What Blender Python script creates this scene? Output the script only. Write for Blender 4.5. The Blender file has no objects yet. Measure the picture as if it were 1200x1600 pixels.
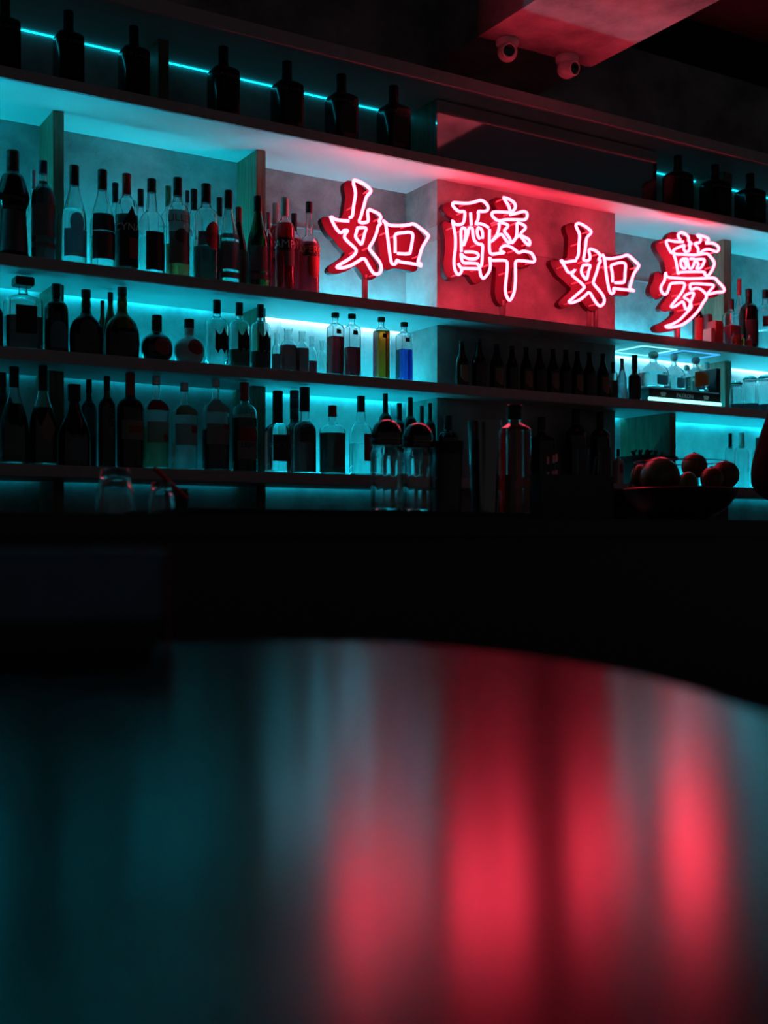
import bpy, bmesh, math, random
from mathutils import Vector, Matrix

# ------------------------------------------------------------------ camera, world, exposure
TH = math.radians(31.22); CT, ST = math.cos(TH), math.sin(TH)
FPX, HOR = 1790.0, 840.0            # focal length in pixels and eye-level row of the 1200x1600 frame
CZ = 0.90                           # camera height above the floor
scene = bpy.context.scene
COL = scene.collection
cam_d = bpy.data.cameras.new('camera'); cam = bpy.data.objects.new('camera', cam_d); COL.objects.link(cam)
cam.location = (0, 0, CZ); cam.rotation_euler = (math.pi/2, 0, -TH)
cam_d.sensor_fit = 'HORIZONTAL'; cam_d.sensor_width = 24.0; cam_d.lens = 24.0*FPX/1200
cam_d.shift_y = (HOR-800)/1200
cam_d.clip_start = 0.01; cam_d.clip_end = 60
cam_d.dof.use_dof = True; cam_d.dof.focus_distance = 4.0; cam_d.dof.aperture_fstop = 1.9
scene.camera = cam
world = bpy.data.worlds.new('world'); scene.world = world; world.use_nodes = True
world.node_tree.nodes['Background'].inputs[0].default_value = (0.9, 0.92, 1.0, 1)
world.node_tree.nodes['Background'].inputs[1].default_value = 0.027
vs = scene.view_settings
vs.view_transform = 'Standard'; vs.look = 'None'; vs.gamma = 1; vs.exposure = 0.0; vs.use_curve_mapping = False
cy = scene.cycles
cy.max_bounces = 14; cy.transmission_bounces = 14; cy.glossy_bounces = 5; cy.diffuse_bounces = 4
cy.caustics_reflective = True; cy.caustics_refractive = True; cy.sample_clamp_indirect = 6.0; cy.use_denoising = True
cy.blur_glossy = 0.5

LED_UP = 130.0       # strips lying on the shelf boards against the back wall
NEON = (23.0, 0.92, 1.9)
LEDW = (0.32, 0.80, 1.0)   # cooler white sections of strip
LEDC = (0.006, 0.74, 1.0)

# ------------------------------------------------------------------ helpers
def at(u, v, y):
    """world point seen at pixel (u, v) on the vertical plane y"""
    r = (u-600)/FPX; d = y/(CT - r*ST)
    return Vector((d*(ST + r*CT), y, CZ + d*(HOR-v)/FPX))
def px(u, y):
    """metres per pixel at column u on plane y"""
    r = (u-600)/FPX
    return y/(CT - r*ST)/FPX
def xat(u, y): return at(u, 0, y).x

MATS = {}
def nodes_of(name):
    m = bpy.data.materials.new(name); m.use_nodes = True
    nt = m.node_tree
    return m, nt, nt.nodes['Principled BSDF']
def mat(name, col, rough=.5, metal=0., trans=0., ior=1.5, coat=0., spec=.5, vary=0., scale=20., bump=0., bscale=None, transl=0.):
    if name in MATS: return MATS[name]
    m, nt, p = nodes_of(name)
    p.inputs['Base Color'].default_value = (*col, 1)
    p.inputs['Roughness'].default_value = rough
    p.inputs['Metallic'].default_value = metal
    p.inputs['Transmission Weight'].default_value = trans
    p.inputs['IOR'].default_value = ior
    p.inputs['Coat Weight'].default_value = coat
    p.inputs['Specular IOR Level'].default_value = spec
    if vary or bump:
        tc = nt.nodes.new('ShaderNodeTexCoord')
        nz = nt.nodes.new('ShaderNodeTexNoise'); nz.inputs['Scale'].default_value = scale; nz.inputs['Detail'].default_value = 6
        nt.links.new(tc.outputs['Object'], nz.inputs['Vector'])
        if vary:
            rp = nt.nodes.new('ShaderNodeValToRGB')
            rp.color_ramp.elements[0].position = .3; rp.color_ramp.elements[1].position = .7
            rp.color_ramp.elements[0].color = (*[c*(1-vary) for c in col], 1)
            rp.color_ramp.elements[1].color = (*[min(1, c*(1+vary)) for c in col], 1)
            nt.links.new(nz.outputs['Fac'], rp.inputs[0]); nt.links.new(rp.outputs[0], p.inputs['Base Color'])
        if bump:
            n2 = nt.nodes.new('ShaderNodeTexNoise'); n2.inputs['Scale'].default_value = bscale or scale*4; n2.inputs['Detail'].default_value = 5
            nt.links.new(tc.outputs['Object'], n2.inputs['Vector'])
            b = nt.nodes.new('ShaderNodeBump'); b.inputs['Strength'].default_value = bump; b.inputs['Distance'].default_value = .01
            nt.links.new(n2.outputs['Fac'], b.inputs['Height']); nt.links.new(b.outputs[0], p.inputs['Normal'])
    if transl:       # paper lets some light through from behind
        tr = nt.nodes.new('ShaderNodeBsdfTranslucent'); tr.inputs[0].default_value = (*col, 1)
        ms = nt.nodes.new('ShaderNodeMixShader'); ms.inputs[0].default_value = transl
        nt.links.new(p.outputs[0], ms.inputs[1]); nt.links.new(tr.outputs[0], ms.inputs[2]); nt.links.new(ms.outputs[0], nt.nodes['Material Output'].inputs[0])
    MATS[name] = m
    return m
def emit(name, col, s):
    if name in MATS: return MATS[name]
    m, nt, p = nodes_of(name)
    nt.nodes.remove(p)
    e = nt.nodes.new('ShaderNodeEmission'); e.inputs[0].default_value = (*col, 1); e.inputs[1].default_value = s
    nt.links.new(e.outputs[0], nt.nodes['Material Output'].inputs[0])
    MATS[name] = m
    return m
def wood(name, a, b, rough=.5, sc=9.):
    if name in MATS: return MATS[name]
    m, nt, p = nodes_of(name)
    tc = nt.nodes.new('ShaderNodeTexCoord'); mp = nt.nodes.new('ShaderNodeMapping'); mp.inputs['Scale'].default_value = (sc*3, sc*3, sc*.25)
    nz = nt.nodes.new('ShaderNodeTexNoise'); nz.inputs['Scale'].default_value = 4; nz.inputs['Detail'].default_value = 8
    rp = nt.nodes.new('ShaderNodeValToRGB'); rp.color_ramp.elements[0].color = (*a, 1); rp.color_ramp.elements[1].color = (*b, 1)
    rp.color_ramp.elements[0].position = .35; rp.color_ramp.elements[1].position = .65
    nt.links.new(tc.outputs['Object'], mp.inputs[0]); nt.links.new(mp.outputs[0], nz.inputs['Vector'])
    nt.links.new(nz.outputs['Fac'], rp.inputs[0]); nt.links.new(rp.outputs[0], p.inputs['Base Color'])
    p.inputs['Roughness'].default_value = rough
    MATS[name] = m
    return m
def concrete(name, col, rough=.8):
    if name in MATS: return MATS[name]
    m, nt, p = nodes_of(name)
    tc = nt.nodes.new('ShaderNodeTexCoord')
    n1 = nt.nodes.new('ShaderNodeTexNoise'); n1.inputs['Scale'].default_value = 3.5; n1.inputs['Detail'].default_value = 9; n1.inputs['Roughness'].default_value = .65
    n2 = nt.nodes.new('ShaderNodeTexVoronoi'); n2.inputs['Scale'].default_value = 34
    rp = nt.nodes.new('ShaderNodeValToRGB')
    rp.color_ramp.elements[0].position = .32; rp.color_ramp.elements[1].position = .68
    rp.color_ramp.elements[0].color = (*[c*.45 for c in col], 1); rp.color_ramp.elements[1].color = (*[c*1.45 for c in col], 1)
    pit = nt.nodes.new('ShaderNodeValToRGB'); pit.color_ramp.elements[0].position = .05; pit.color_ramp.elements[1].position = .10
    pit.color_ramp.elements[0].color = (.55, .55, .55, 1); pit.color_ramp.elements[1].color = (1, 1, 1, 1)
    mx = nt.nodes.new('ShaderNodeMixRGB'); mx.blend_type = 'MULTIPLY'; mx.inputs[0].default_value = .7
    bp = nt.nodes.new('ShaderNodeBump'); bp.inputs['Strength'].default_value = .35; bp.inputs['Distance'].default_value = .01
    nt.links.new(tc.outputs['Object'], n1.inputs['Vector']); nt.links.new(tc.outputs['Object'], n2.inputs['Vector'])
    nt.links.new(n1.outputs['Fac'], rp.inputs[0]); nt.links.new(n2.outputs['Distance'], pit.inputs[0])
    nt.links.new(rp.outputs[0], mx.inputs[1]); nt.links.new(pit.outputs[0], mx.inputs[2])
    nt.links.new(mx.outputs[0], p.inputs['Base Color']); nt.links.new(n1.outputs['Fac'], bp.inputs['Height']); nt.links.new(bp.outputs[0], p.inputs['Normal'])
    p.inputs['Roughness'].default_value = rough
    MATS[name] = m
    return m

def link(name, me, m=None, parent=None, loc=None):
    o = bpy.data.objects.new(name, me); COL.objects.link(o)
    if m is not None and me is not None: me.materials.append(m)
    if parent is not None: o.parent = parent
    if loc is not None: o.location = loc
    return o
def mk(name, V, F, m, parent=None, loc=None, smooth=True, ang=35):
    me = bpy.data.meshes.new(name); me.from_pydata([tuple(v) for v in V], [], F); me.validate()
    bm = bmesh.new(); bm.from_mesh(me); bmesh.ops.recalc_face_normals(bm, faces=bm.faces); bm.to_mesh(me); bm.free()
    if smooth:
        me.polygons.foreach_set('use_smooth', [True]*len(me.polygons)); me.set_sharp_from_angle(angle=math.radians(ang))
    return link(name, me, m, parent, loc)
def tag(o, label, cat, group=None, kind=None):
    if label: o['label'] = label
    if cat: o['category'] = cat
    if group: o['group'] = group
    if kind: o['kind'] = kind
    return o
def empty(name, loc, label=None, cat=None, group=None, rz=0):
    o = bpy.data.objects.new(name, None); COL.objects.link(o); o.location = loc; o.rotation_euler[2] = rz; o.empty_display_size = .05
    return tag(o, label, cat, group)
def box(name, lo, hi, m, parent=None, loc=None, bev=0.0, rot=None):
    bm = bmesh.new()
    bmesh.ops.create_cube(bm, size=1)
    for v in bm.verts:
        v.co = Vector([(lo[i]+hi[i])/2 + v.co[i]*(hi[i]-lo[i]) for i in range(3)])
    if bev: bmesh.ops.bevel(bm, geom=list(bm.edges), offset=bev, segments=2, affect='EDGES')
    if rot is not None: bmesh.ops.transform(bm, matrix=rot, verts=bm.verts)
    me = bpy.data.meshes.new(name); bm.to_mesh(me); bm.free()
    return link(name, me, m, parent, loc)
def chaikin(P, it=2):
    for _ in range(it):
        Q = [P[0]]
        for a, b in zip(P[:-1], P[1:]):
            Q.append((a[0]*.75+b[0]*.25, a[1]*.75+b[1]*.25)); Q.append((a[0]*.25+b[0]*.75, a[1]*.25+b[1]*.75))
        Q.append(P[-1]); P = Q
    return P
def xsec(r, R, phi, n, ky):
    t = min(1, max(0, (r/R-.45)/.4)) if R else 0
    e = 2+(n-2)*t; k = 1+(ky-1)*t
    s, c = math.sin(phi), math.cos(phi)
    q = (abs(s)**e+abs(c)**e)**(-1/e)
    return r*q*s, -r*q*c*k
def lathe(prof, R, n=2, ky=1, seg=24):
    """prof: list of (z, r) in metres; r == 0 makes a pole"""
    V, F, rows = [], [], []
    for z, r in prof:
        if r <= 1e-7:
            rows.append([len(V)]); V.append((0, 0, z))
        else:
            row = []
            for i in range(seg):
                x, y = xsec(r, R, 2*math.pi*i/seg, n, ky)
                row.append(len(V)); V.append((x, y, z))
            rows.append(row)
    for a, b in zip(rows[:-1], rows[1:]):
        for i in range(seg):
            j = (i+1) % seg
            if len(a) == 1 and len(b) == 1: continue
            if len(a) == 1: F.append((a[0], b[i], b[j]))
            elif len(b) == 1: F.append((a[i], a[j], b[0]))
            else: F.append((a[i], a[j], b[j], b[i]))
    return V, F
def catmull(P, k=3, closed=False):
    out = []; n = len(P)
    for i in range(n if closed else n-1):
        p0 = P[(i-1) % n] if closed or i > 0 else P[0]; p1 = P[i]; p2 = P[(i+1) % n]; p3 = P[(i+2) % n] if closed or i+2 < n else P[-1]
        for j in range(k):
            t = j/k
            out.append(.5*((2*p1)+(p2-p0)*t+(2*p0-5*p1+4*p2-p3)*t*t+(3*p1-p0-3*p2+p3)*t**3))
    if not closed: out.append(P[-1])
    return out
def tube(P, r, seg=8, closed=False, caps=True):
    """sweep of radius r (or list) along points P"""
    V, F = [], []; n = len(P); up = Vector((0, 1, .013)).normalized()
    for i, p in enumerate(P):
        t = (P[(i+1) % n]-P[i-1]) if closed else (P[min(i+1, n-1)]-P[max(i-1, 0)])
        t = t.normalized() if t.length > 1e-9 else Vector((0, 0, 1))
        a = up.cross(t)
        if a.length < .05: a = Vector((1, 0, 0)).cross(t)
        a.normalize(); b = t.cross(a); rr = r[i] if isinstance(r, (list, tuple)) else r
        for k in range(seg):
            w = 2*math.pi*k/seg; V.append(p+a*(math.cos(w)*rr)+b*(math.sin(w)*rr))
    for i in range(n if closed else n-1):
        j = (i+1) % n
        for k in range(seg):
            l = (k+1) % seg; F.append((i*seg+k, i*seg+l, j*seg+l, j*seg+k))
    if caps and not closed:
        F.append(tuple(range(seg))[::-1]); F.append(tuple((n-1)*seg+k for k in range(seg)))
    return V, F
_tc = {}
def text_geo(s):
    """flat triangles of a word, height 1, centred"""
    if s in _tc: return _tc[s]
    c = bpy.data.curves.new('word', 'FONT'); c.body = s; c.align_x = 'CENTER'; c.resolution_u = 2; c.size = 1.38
    o = bpy.data.objects.new('word', c); COL.objects.link(o)
    dg = bpy.context.evaluated_depsgraph_get(); me = o.evaluated_get(dg).to_mesh()
    V = [tuple(v.co) for v in me.vertices]; F = [tuple(p.vertices) for p in me.polygons]
    o.evaluated_get(dg).to_mesh_clear(); bpy.data.objects.remove(o); bpy.data.curves.remove(c)
    _tc[s] = (V, F); return _tc[s]

# ------------------------------------------------------------------ materials
M_wall = concrete('wall_concrete', (.37, .375, .38))
M_col = concrete('column_concrete', (.42, .41, .40))
M_beam = concrete('beam_concrete', (.40, .38, .38))
M_ceil = mat('ceiling_black', (.03, .028, .028), .9, vary=.2, scale=5)
M_floor = mat('floor_dark', (.03, .03, .032), .4, vary=.3, scale=4)
M_lam = mat('white_laminate', (.70, .70, .70), .42, vary=.04, scale=9)
M_edge = mat('board_edge', (.55, .54, .54), .55, vary=.08, scale=30)
M_wood = wood('divider_wood', (.13, .11, .07), (.24, .20, .13))
M_panel = mat('dark_glass_panel', (.80, .77, .78), .06, metal=1.0)
M_bar = mat('bar_black', (.006, .006, .007), .35, vary=.2, scale=12)
M_mat = mat('bar_mat_rubber', (.012, .011, .012), .55)
M_table = mat('table_lacquer', (.004, .004, .005), .185, spec=.24)
_nt = M_table.node_tree; _c = _nt.nodes.new('ShaderNodeCombineXYZ')      # brushed lacquer: grain runs across the table
_c.inputs[0].default_value = ST; _c.inputs[1].default_value = CT
_nt.links.new(_c.outputs[0], _nt.nodes['Principled BSDF'].inputs['Tangent']); _nt.nodes['Principled BSDF'].inputs['Anisotropic'].default_value = .25
M_blk = mat('black_plastic', (.012, .012, .013), .38)
M_blkg = mat('black_glass', (.010, .007, .006), .12, coat=.3)
M_signred = mat('sign_enamel', (.055, .005, .015), .55, spec=.2, vary=.05, scale=14)
M_post = mat('sign_post_steel', (.16, .12, .12), .45, metal=.4)
M_tube = emit('neon_red', NEON, 1.0)
M_std = mat('standoff_glass', (.55, .35, .35), .15, coat=.4)
M_cctv = mat('cctv_white', (.75, .74, .74), .35)
M_lens = mat('cctv_lens', (.004, .004, .005), .08, coat=.8)
M_steel = mat('shaker_steel', (.20, .19, .195), .12, metal=1.0)
M_tin = mat('dark_tin', (.10, .085, .085), .30, metal=1.0)
M_clear = mat('clear_glass', (.97, .99, .99), .0, trans=1.0, ior=1.48)
M_frost = mat('frosted_glass', (.80, .88, .92), .35, trans=.75, ior=1.45)
M_green = mat('green_glass', (.12, .30, .20), .03, trans=1.0, ior=1.48)
M_amber = mat('amber_glass', (.50, .075, .015), .02, trans=1.0, ior=1.48)
M_brown = mat('brown_glass', (.10, .03, .012), .05, trans=.9, ior=1.48)
M_cream = mat('cream_glaze', (.55, .56, .56), .22, coat=.4)
M_navy = mat('navy_glass', (.02, .05, .09), .08, trans=.5, ior=1.48)
def liq(name, c): return mat('liquid_'+name, c, .0, trans=1.0, ior=1.35)
L_redglow = liq('red_glow', (.90, .14, .14)); L_water = liq('water', (.93, .97, .97)); L_red = mat('liquid_red', (.70, .02, .035), .02, trans=.62, ior=1.35); L_dred = liq('dark_red', (.20, .012, .012))
L_amber = liq('amber', (.97, .15, .01)); L_blue = liq('blue', (.03, .12, .72)); L_orange = mat('liquid_orange', (.85, .10, .03), .02, trans=.7, ior=1.35)
L_brown = liq('brown', (.16, .045, .015)); L_dark = liq('dark', (.03, .012, .010)); L_yel = liq('yellow', (.75, .70, .25)); L_green = liq('green', (.25, .55, .30))
C_blk = M_blk
C_red = mat('cap_red', (.55, .03, .03), .35); C_grn = mat('cap_green', (.05, .22, .12), .35); C_gold = mat('cap_gold', (.60, .42, .18), .3, metal=.8)
C_teal = mat('cap_pale', (.45, .55, .52), .4); C_blu = mat('cap_blue', (.05, .10, .22), .35); C_cork = mat('cork_dark', (.10, .07, .05), .8); C_sil = mat('cap_silver', (.55, .55, .56), .3, metal=.9)
P_wht = mat('paper_white', (.62, .60, .57), .7, vary=.05, transl=.5); P_blk = mat('paper_black', (.015, .013, .014), .6); P_red = mat('paper_red', (.42, .03, .03), .6)
P_blu = mat('paper_blue', (.20, .36, .44), .65, transl=.4); P_tan = mat('paper_tan', (.50, .38, .24), .7, vary=.1, transl=.4); P_gry = mat('paper_grey', (.26, .26, .27), .7, transl=.35); P_drk = mat('paper_dark', (.07, .06, .065), .6, vary=.15)
I_wht = mat('ink_white', (.72, .70, .68), .6); I_red = mat('ink_red', (.50, .04, .04), .6); I_blk = mat('ink_black', (.015, .015, .015), .6); I_gry = mat('ink_grey', (.22, .22, .22), .6); I_org = mat('ink_orange', (.75, .25, .08), .6)
SIGNS = [
 (5.4545, 480, 260, [[(360,438),(385,420),(395,340),(412,230),(395,150),(400,120),(430,125),(490,155),(540,200),(535,225),(505,260),(485,330),(460,420),(445,475),(510,475),(520,450),(515,390),(530,370),(560,380),(610,405),(628,440),(612,465),(625,490),(605,510),(590,570),(560,640),(530,690),(540,715),(580,765),(620,820),(632,870),(620,905),(590,918),(560,905),(520,840),(495,795),(470,787),(440,805),(370,845),(300,865),(255,862),(265,845),(340,800),(400,755),(418,720),(400,690),(345,640),(318,605),(325,575),(345,548),(320,545),(285,565),(255,540),(225,490),(200,430),(235,450),(280,460),(355,465)],[(425,525),(500,525),(490,570),(465,660),(440,640),(412,600),(420,560),(427,530)],[(645,465),(665,480),(680,560),(695,680),(715,810),(735,835),(755,825),(765,800),(800,815),(870,825),(940,838),(970,848),(965,830),(945,815),(960,760),(980,690),(1030,605),(1025,580),(980,540),(910,492),(860,500),(780,505),(700,500),(660,475)],[(750,735),(750,640),(748,590),(770,572),(820,565),(880,562),(900,585),(895,640),(880,720),(865,745),(770,742)]],
  [(553.2,276.7),(557.2,277.0),(561.2,278.0),(565.7,280.1),(569.7,282.1),(574.2,284.8),(578.2,288.2),(582.5,292.5),(584.1,296.5),(583.9,300.5),(582.0,305.0),(579.2,309.0),(576.8,313.5),(575.8,317.5),(577.2,321.8),(581.2,323.2),(585.2,324.7),(589.7,326.9),(593.7,329.0),(597.5,333.0),(599.6,337.0),(603.2,341.5),(607.2,344.2),(611.2,345.9),(615.7,346.5),(619.7,346.5),(624.2,346.5),(628.2,346.5),(632.7,346.3),(636.7,346.0),(640.7,345.5),(645.2,345.0),(649.2,345.5),(653.7,348.0),(657.7,350.7),(662.2,353.9),(666.2,357.1),(670.1,360.8),(673.1,365.0),(674.1,369.0),(673.5,373.5),(671.5,377.5),(668.9,382.0),(666.5,386.0),(664.7,390.0),(663.2,394.5),(662.1,398.5),(660.9,403.0),(660.8,407.0),(662.5,411.5),(663.1,415.5),(661.1,419.4),(656.7,420.5),(652.7,419.7),(648.2,418.6),(644.2,417.9),(639.7,417.0),(635.7,416.5),(631.7,415.9),(627.2,415.2),(623.2,415.3),(618.7,417.4),(614.7,418.4),(610.2,416.0),(606.9,412.0),(605.4,408.0),(604.6,403.5),(604.0,399.5),(603.3,395.0),(602.7,391.0),(602.1,386.5),(601.5,382.5),(601.0,378.5),(600.4,374.0),(599.9,370.0),(599.3,365.5),(597.9,361.5),(594.7,363.0),(593.2,367.0),(591.5,371.0),(589.6,375.5),(587.8,379.5),(585.4,384.0),(584.8,388.0),(587.5,392.5),(590.6,396.5),(593.6,400.5),(596.8,405.0),(599.0,409.0),(600.2,413.5),(601.1,417.5),(600.9,422.0),(599.5,426.0),(597.1,429.9),(592.7,432.5),(588.7,433.5),(584.2,432.7),(580.2,430.7),(576.4,426.5),(573.9,422.5),(571.5,418.5),(568.6,414.0),(564.7,412.2),(560.2,414.4),(556.2,416.7),(551.7,419.1),(547.7,420.8),(543.7,422.0),(539.2,423.3),(535.2,424.0),(530.7,424.0),(526.7,423.5),(522.6,421.0),(521.7,417.0),(523.4,413.0),(527.2,409.2),(531.2,406.8),(535.7,404.1),(539.7,401.5),(544.2,398.2),(548.0,394.5),(548.4,390.5),(544.7,386.5),(540.7,382.5),(536.6,378.0),(533.9,374.0),(531.1,369.6),(527.2,366.7),(523.2,363.0),(519.9,358.5),(517.5,354.5),(515.3,350.0),(513.6,346.0),(511.9,341.5),(511.8,337.5),(514.7,334.1),(519.2,334.1),(523.2,335.9),(527.7,337.7),(531.7,338.5),(536.2,339.0),(540.2,337.9),(543.8,334.5),(545.7,330.0),(546.2,326.0),(546.9,321.5),(547.5,317.5),(548.1,313.0),(548.7,309.0),(549.3,305.0),(549.3,300.5),(548.6,296.5),(547.6,292.0),(547.2,288.0),(547.4,283.5),(548.9,279.5)]),
 (6.3158, 670, 280, [[(590,480),(555,455),(510,440),(465,440),(485,400),(490,350),(490,318),(540,318),(575,310),(585,280),(570,245),(530,212),(500,210),(440,228),(380,238),(300,235),(245,232),(235,255),(260,290),(300,318),(350,320),(355,360),(345,420),(320,445),(260,445),(235,410),(245,470),(262,560),(262,680),(250,780),(250,850),(265,910),(290,940),(315,925),(325,890),(300,850),(290,830)],[(330,880),(400,882),(490,885),(505,900),(510,940),(535,978),(570,950),(600,900),(608,840),(600,770),(620,800),(700,800),(760,805),(775,840),(770,920),(760,1020),(755,1100),(770,1160),(795,1195),(820,1170),(845,1100),(855,1000),(855,880),(860,810),(920,805),(1000,815),(1035,815),(1045,790),(1020,740),(990,720),(930,712),(885,725),(855,700),(810,670),(760,655),(720,670),(708,705),(745,725),(700,730),(620,738),(600,700),(598,600),(600,495)],[(412,330),(416,390),(420,455)],[(322,715),(320,640),(318,510),(340,480),(362,500),(362,570),(340,660),(365,600),(385,540),(392,495),(410,480),(430,490),(437,560),(455,610),(490,640),(530,650),(528,740),(522,840),(500,865),(480,835),(410,828),(345,825),(325,790),(318,735),(345,765),(400,785),(460,785),(490,760),(475,730),(430,718),(355,718)],[(530,585),(530,530),(515,490),(485,480),(478,520),(485,560),(505,590)],[(735,180),(790,195),(840,230),(855,270),(840,305),(805,320),(800,300),(780,250),(740,190)],[(800,350),(870,335),(930,318),(965,330),(970,370),(945,400),(870,400),(760,400),(690,410),(640,380),(622,345),(635,325),(690,322),(760,325),(815,330)],[(690,430),(695,470),(670,550),(620,615),(680,560),(720,545),(760,600),(790,630),(805,610),(790,570),(745,510),(770,480),(780,455),(740,435),(700,428)],[(870,430),(870,520),(855,590),(815,635),(860,580),(900,560),(950,620),(985,650),(998,630),(980,590),(905,545),(950,490),(945,460),(900,435),(878,427)]],
  [(786.2,303.2),(790.2,303.7),(794.2,304.8),(798.7,306.6),(802.7,309.3),(807.1,313.0),(809.2,317.0),(810.5,321.0),(813.2,324.9),(817.2,325.0),(821.7,325.8),(825.7,327.8),(828.1,331.5),(828.7,336.0),(828.5,340.0),(826.0,344.5),(824.3,348.5),(825.1,352.5),(825.7,357.0),(824.6,361.0),(824.4,365.5),(828.2,369.0),(831.1,373.0),(832.9,377.5),(832.9,381.5),(830.9,386.0),(831.7,390.0),(835.7,394.0),(838.3,398.5),(840.2,402.5),(840.5,407.0),(839.0,411.0),(835.2,414.1),(830.7,414.8),(826.7,414.5),(822.2,414.0),(818.2,413.5),(813.7,413.9),(811.3,417.5),(811.2,421.5),(811.2,426.0),(811.2,430.0),(811.2,434.5),(810.9,438.5),(810.7,442.5),(810.2,447.0),(809.7,451.0),(809.1,455.5),(807.9,459.5),(806.5,463.5),(804.4,468.0),(801.2,471.9),(796.7,474.3),(792.7,473.3),(789.1,469.5),(786.6,465.0),(785.5,461.0),(784.4,456.5),(784.2,452.5),(784.2,448.5),(784.6,444.0),(784.7,440.0),(785.2,435.5),(785.7,431.5),(786.1,427.5),(786.2,423.0),(786.7,419.0),(785.8,414.5),(782.2,412.5),(778.2,412.5),(773.7,413.2),(771.5,417.0),(770.8,421.5),(769.6,425.5),(767.1,430.0),(764.2,434.0),(760.2,437.7),(755.7,439.9),(751.7,439.1),(748.0,435.0),(745.8,431.0),(743.7,427.1),(739.2,425.5),(735.2,425.5),(730.7,425.5),(726.7,426.6),(723.2,430.5),(718.7,433.3),(714.7,433.8),(710.3,431.0),(707.4,427.0),(705.9,423.0),(704.8,418.5),(704.2,414.5),(703.7,410.0),(703.7,406.0),(704.2,402.0),(704.7,397.5),(705.2,393.5),(705.7,389.0),(705.7,385.0),(705.7,381.0),(705.7,376.5),(705.7,372.5),(705.6,368.0),(704.8,364.0),(704.1,360.0),(703.3,355.5),(702.6,351.5),(701.9,347.0),(702.4,343.0),(706.2,340.0),(710.2,340.7),(714.2,343.6),(718.6,342.5),(719.5,338.5),(715.7,335.4),(711.7,333.2),(707.7,330.0),(703.9,325.5),(702.2,321.5),(702.6,317.0),(705.2,313.1),(709.2,311.5),(713.7,311.5),(717.7,311.5),(722.2,311.5),(726.2,312.0),(730.2,311.8),(734.7,311.1),(738.7,310.4),(743.2,309.2),(747.2,308.1),(751.2,308.0),(755.7,308.6),(759.7,311.0),(764.1,315.0),(766.5,319.0),(768.2,323.0),(772.2,325.5),(776.2,325.5),(780.7,325.5),(784.7,325.5),(787.9,323.0),(786.0,318.5),(783.4,314.5),(781.3,310.0),(781.9,306.0)]),
 (6.6667, 850, 320, [[(340,560),(358,520),(365,400),(370,310),(340,240),(335,205),(370,195),(430,225),(485,270),(485,300),(445,345),(435,420),(420,520),(412,570),(440,582),(470,575),(480,540),(468,480),(485,460),(530,475),(575,510),(585,540),(570,565),(590,590),(570,620),(550,700),(515,800),(530,840),(590,910),(625,970),(625,1020),(590,1055),(555,1035),(510,970),(485,925),(460,915),(430,945),(370,990),(290,1020),(260,1010),(280,990),(360,920),(415,870),(415,845),(370,800),(300,740),(295,715),(325,675),(290,705),(250,700),(215,640),(175,575),(210,598),(270,590),(335,582)],[(405,630),(480,630),(465,690),(445,775),(420,755),(392,710),(392,670),(405,636)],[(607,515),(630,560),(640,640),(655,760),(680,890),(705,925),(730,905),(725,870),(780,878),(860,885),(935,895),(895,870),(910,800),(935,720),(985,645),(980,620),(930,570),(870,525),(800,545),(700,560),(640,558)],[(715,805),(712,720),(700,640),(720,622),(780,605),(830,605),(850,630),(845,700),(840,780),(825,810),(740,812)]],
  [(904.2,343.9),(908.2,344.5),(912.2,346.4),(916.7,348.7),(920.7,351.6),(925.2,355.3),(927.9,359.2),(928.2,363.7),(927.3,367.7),(924.4,371.7),(922.1,376.2),(921.8,380.2),(925.2,383.9),(929.2,385.3),(933.7,387.5),(937.7,390.2),(942.2,392.1),(946.1,394.8),(949.7,397.7),(954.2,398.2),(958.2,397.8),(962.7,397.2),(966.7,396.4),(971.2,395.6),(975.2,394.4),(979.7,393.4),(983.7,394.4),(987.7,397.1),(992.2,400.7),(996.2,404.2),(1000.4,408.7),(1002.6,412.7),(1003.1,417.2),(1001.6,421.2),(998.9,425.2),(996.1,429.7),(994.4,433.7),(992.9,438.2),(991.8,442.2),(991.6,446.7),(994.2,450.7),(995.2,455.2),(992.7,458.8),(988.7,459.7),(984.2,459.2),(980.2,458.7),(975.7,458.2),(971.7,457.7),(967.2,457.8),(963.2,459.8),(958.7,463.1),(954.7,463.8),(950.8,463.6),(949.7,467.7),(949.3,471.7),(948.0,476.2),(944.7,480.2),(940.2,483.2),(936.2,483.1),(932.2,481.1),(927.8,477.2),(924.9,473.2),(921.7,468.8),(917.7,467.0),(913.2,469.8),(909.2,472.6),(904.7,474.8),(900.7,476.4),(896.7,477.7),(892.2,478.2),(888.2,477.1),(884.4,473.7),(884.2,469.7),(887.3,465.2),(891.2,461.7),(895.7,457.7),(899.7,454.2),(903.5,450.2),(903.2,445.7),(899.2,442.2),(894.7,438.2),(891.2,434.7),(886.7,430.7),(882.8,427.7),(880.2,423.7),(877.6,419.2),(875.1,415.2),(872.4,410.7),(871.0,406.7),(872.8,402.3),(876.7,401.0),(881.2,402.6),(885.2,403.2),(889.2,402.9),(893.7,402.1),(896.9,398.7),(898.2,394.2),(898.3,390.2),(898.7,385.7),(898.8,381.7),(899.2,377.2),(899.3,373.2),(899.6,369.2),(898.6,364.7),(896.9,360.7),(895.4,356.2),(894.8,352.2),(896.0,347.8),(899.7,345.2)]),
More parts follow.
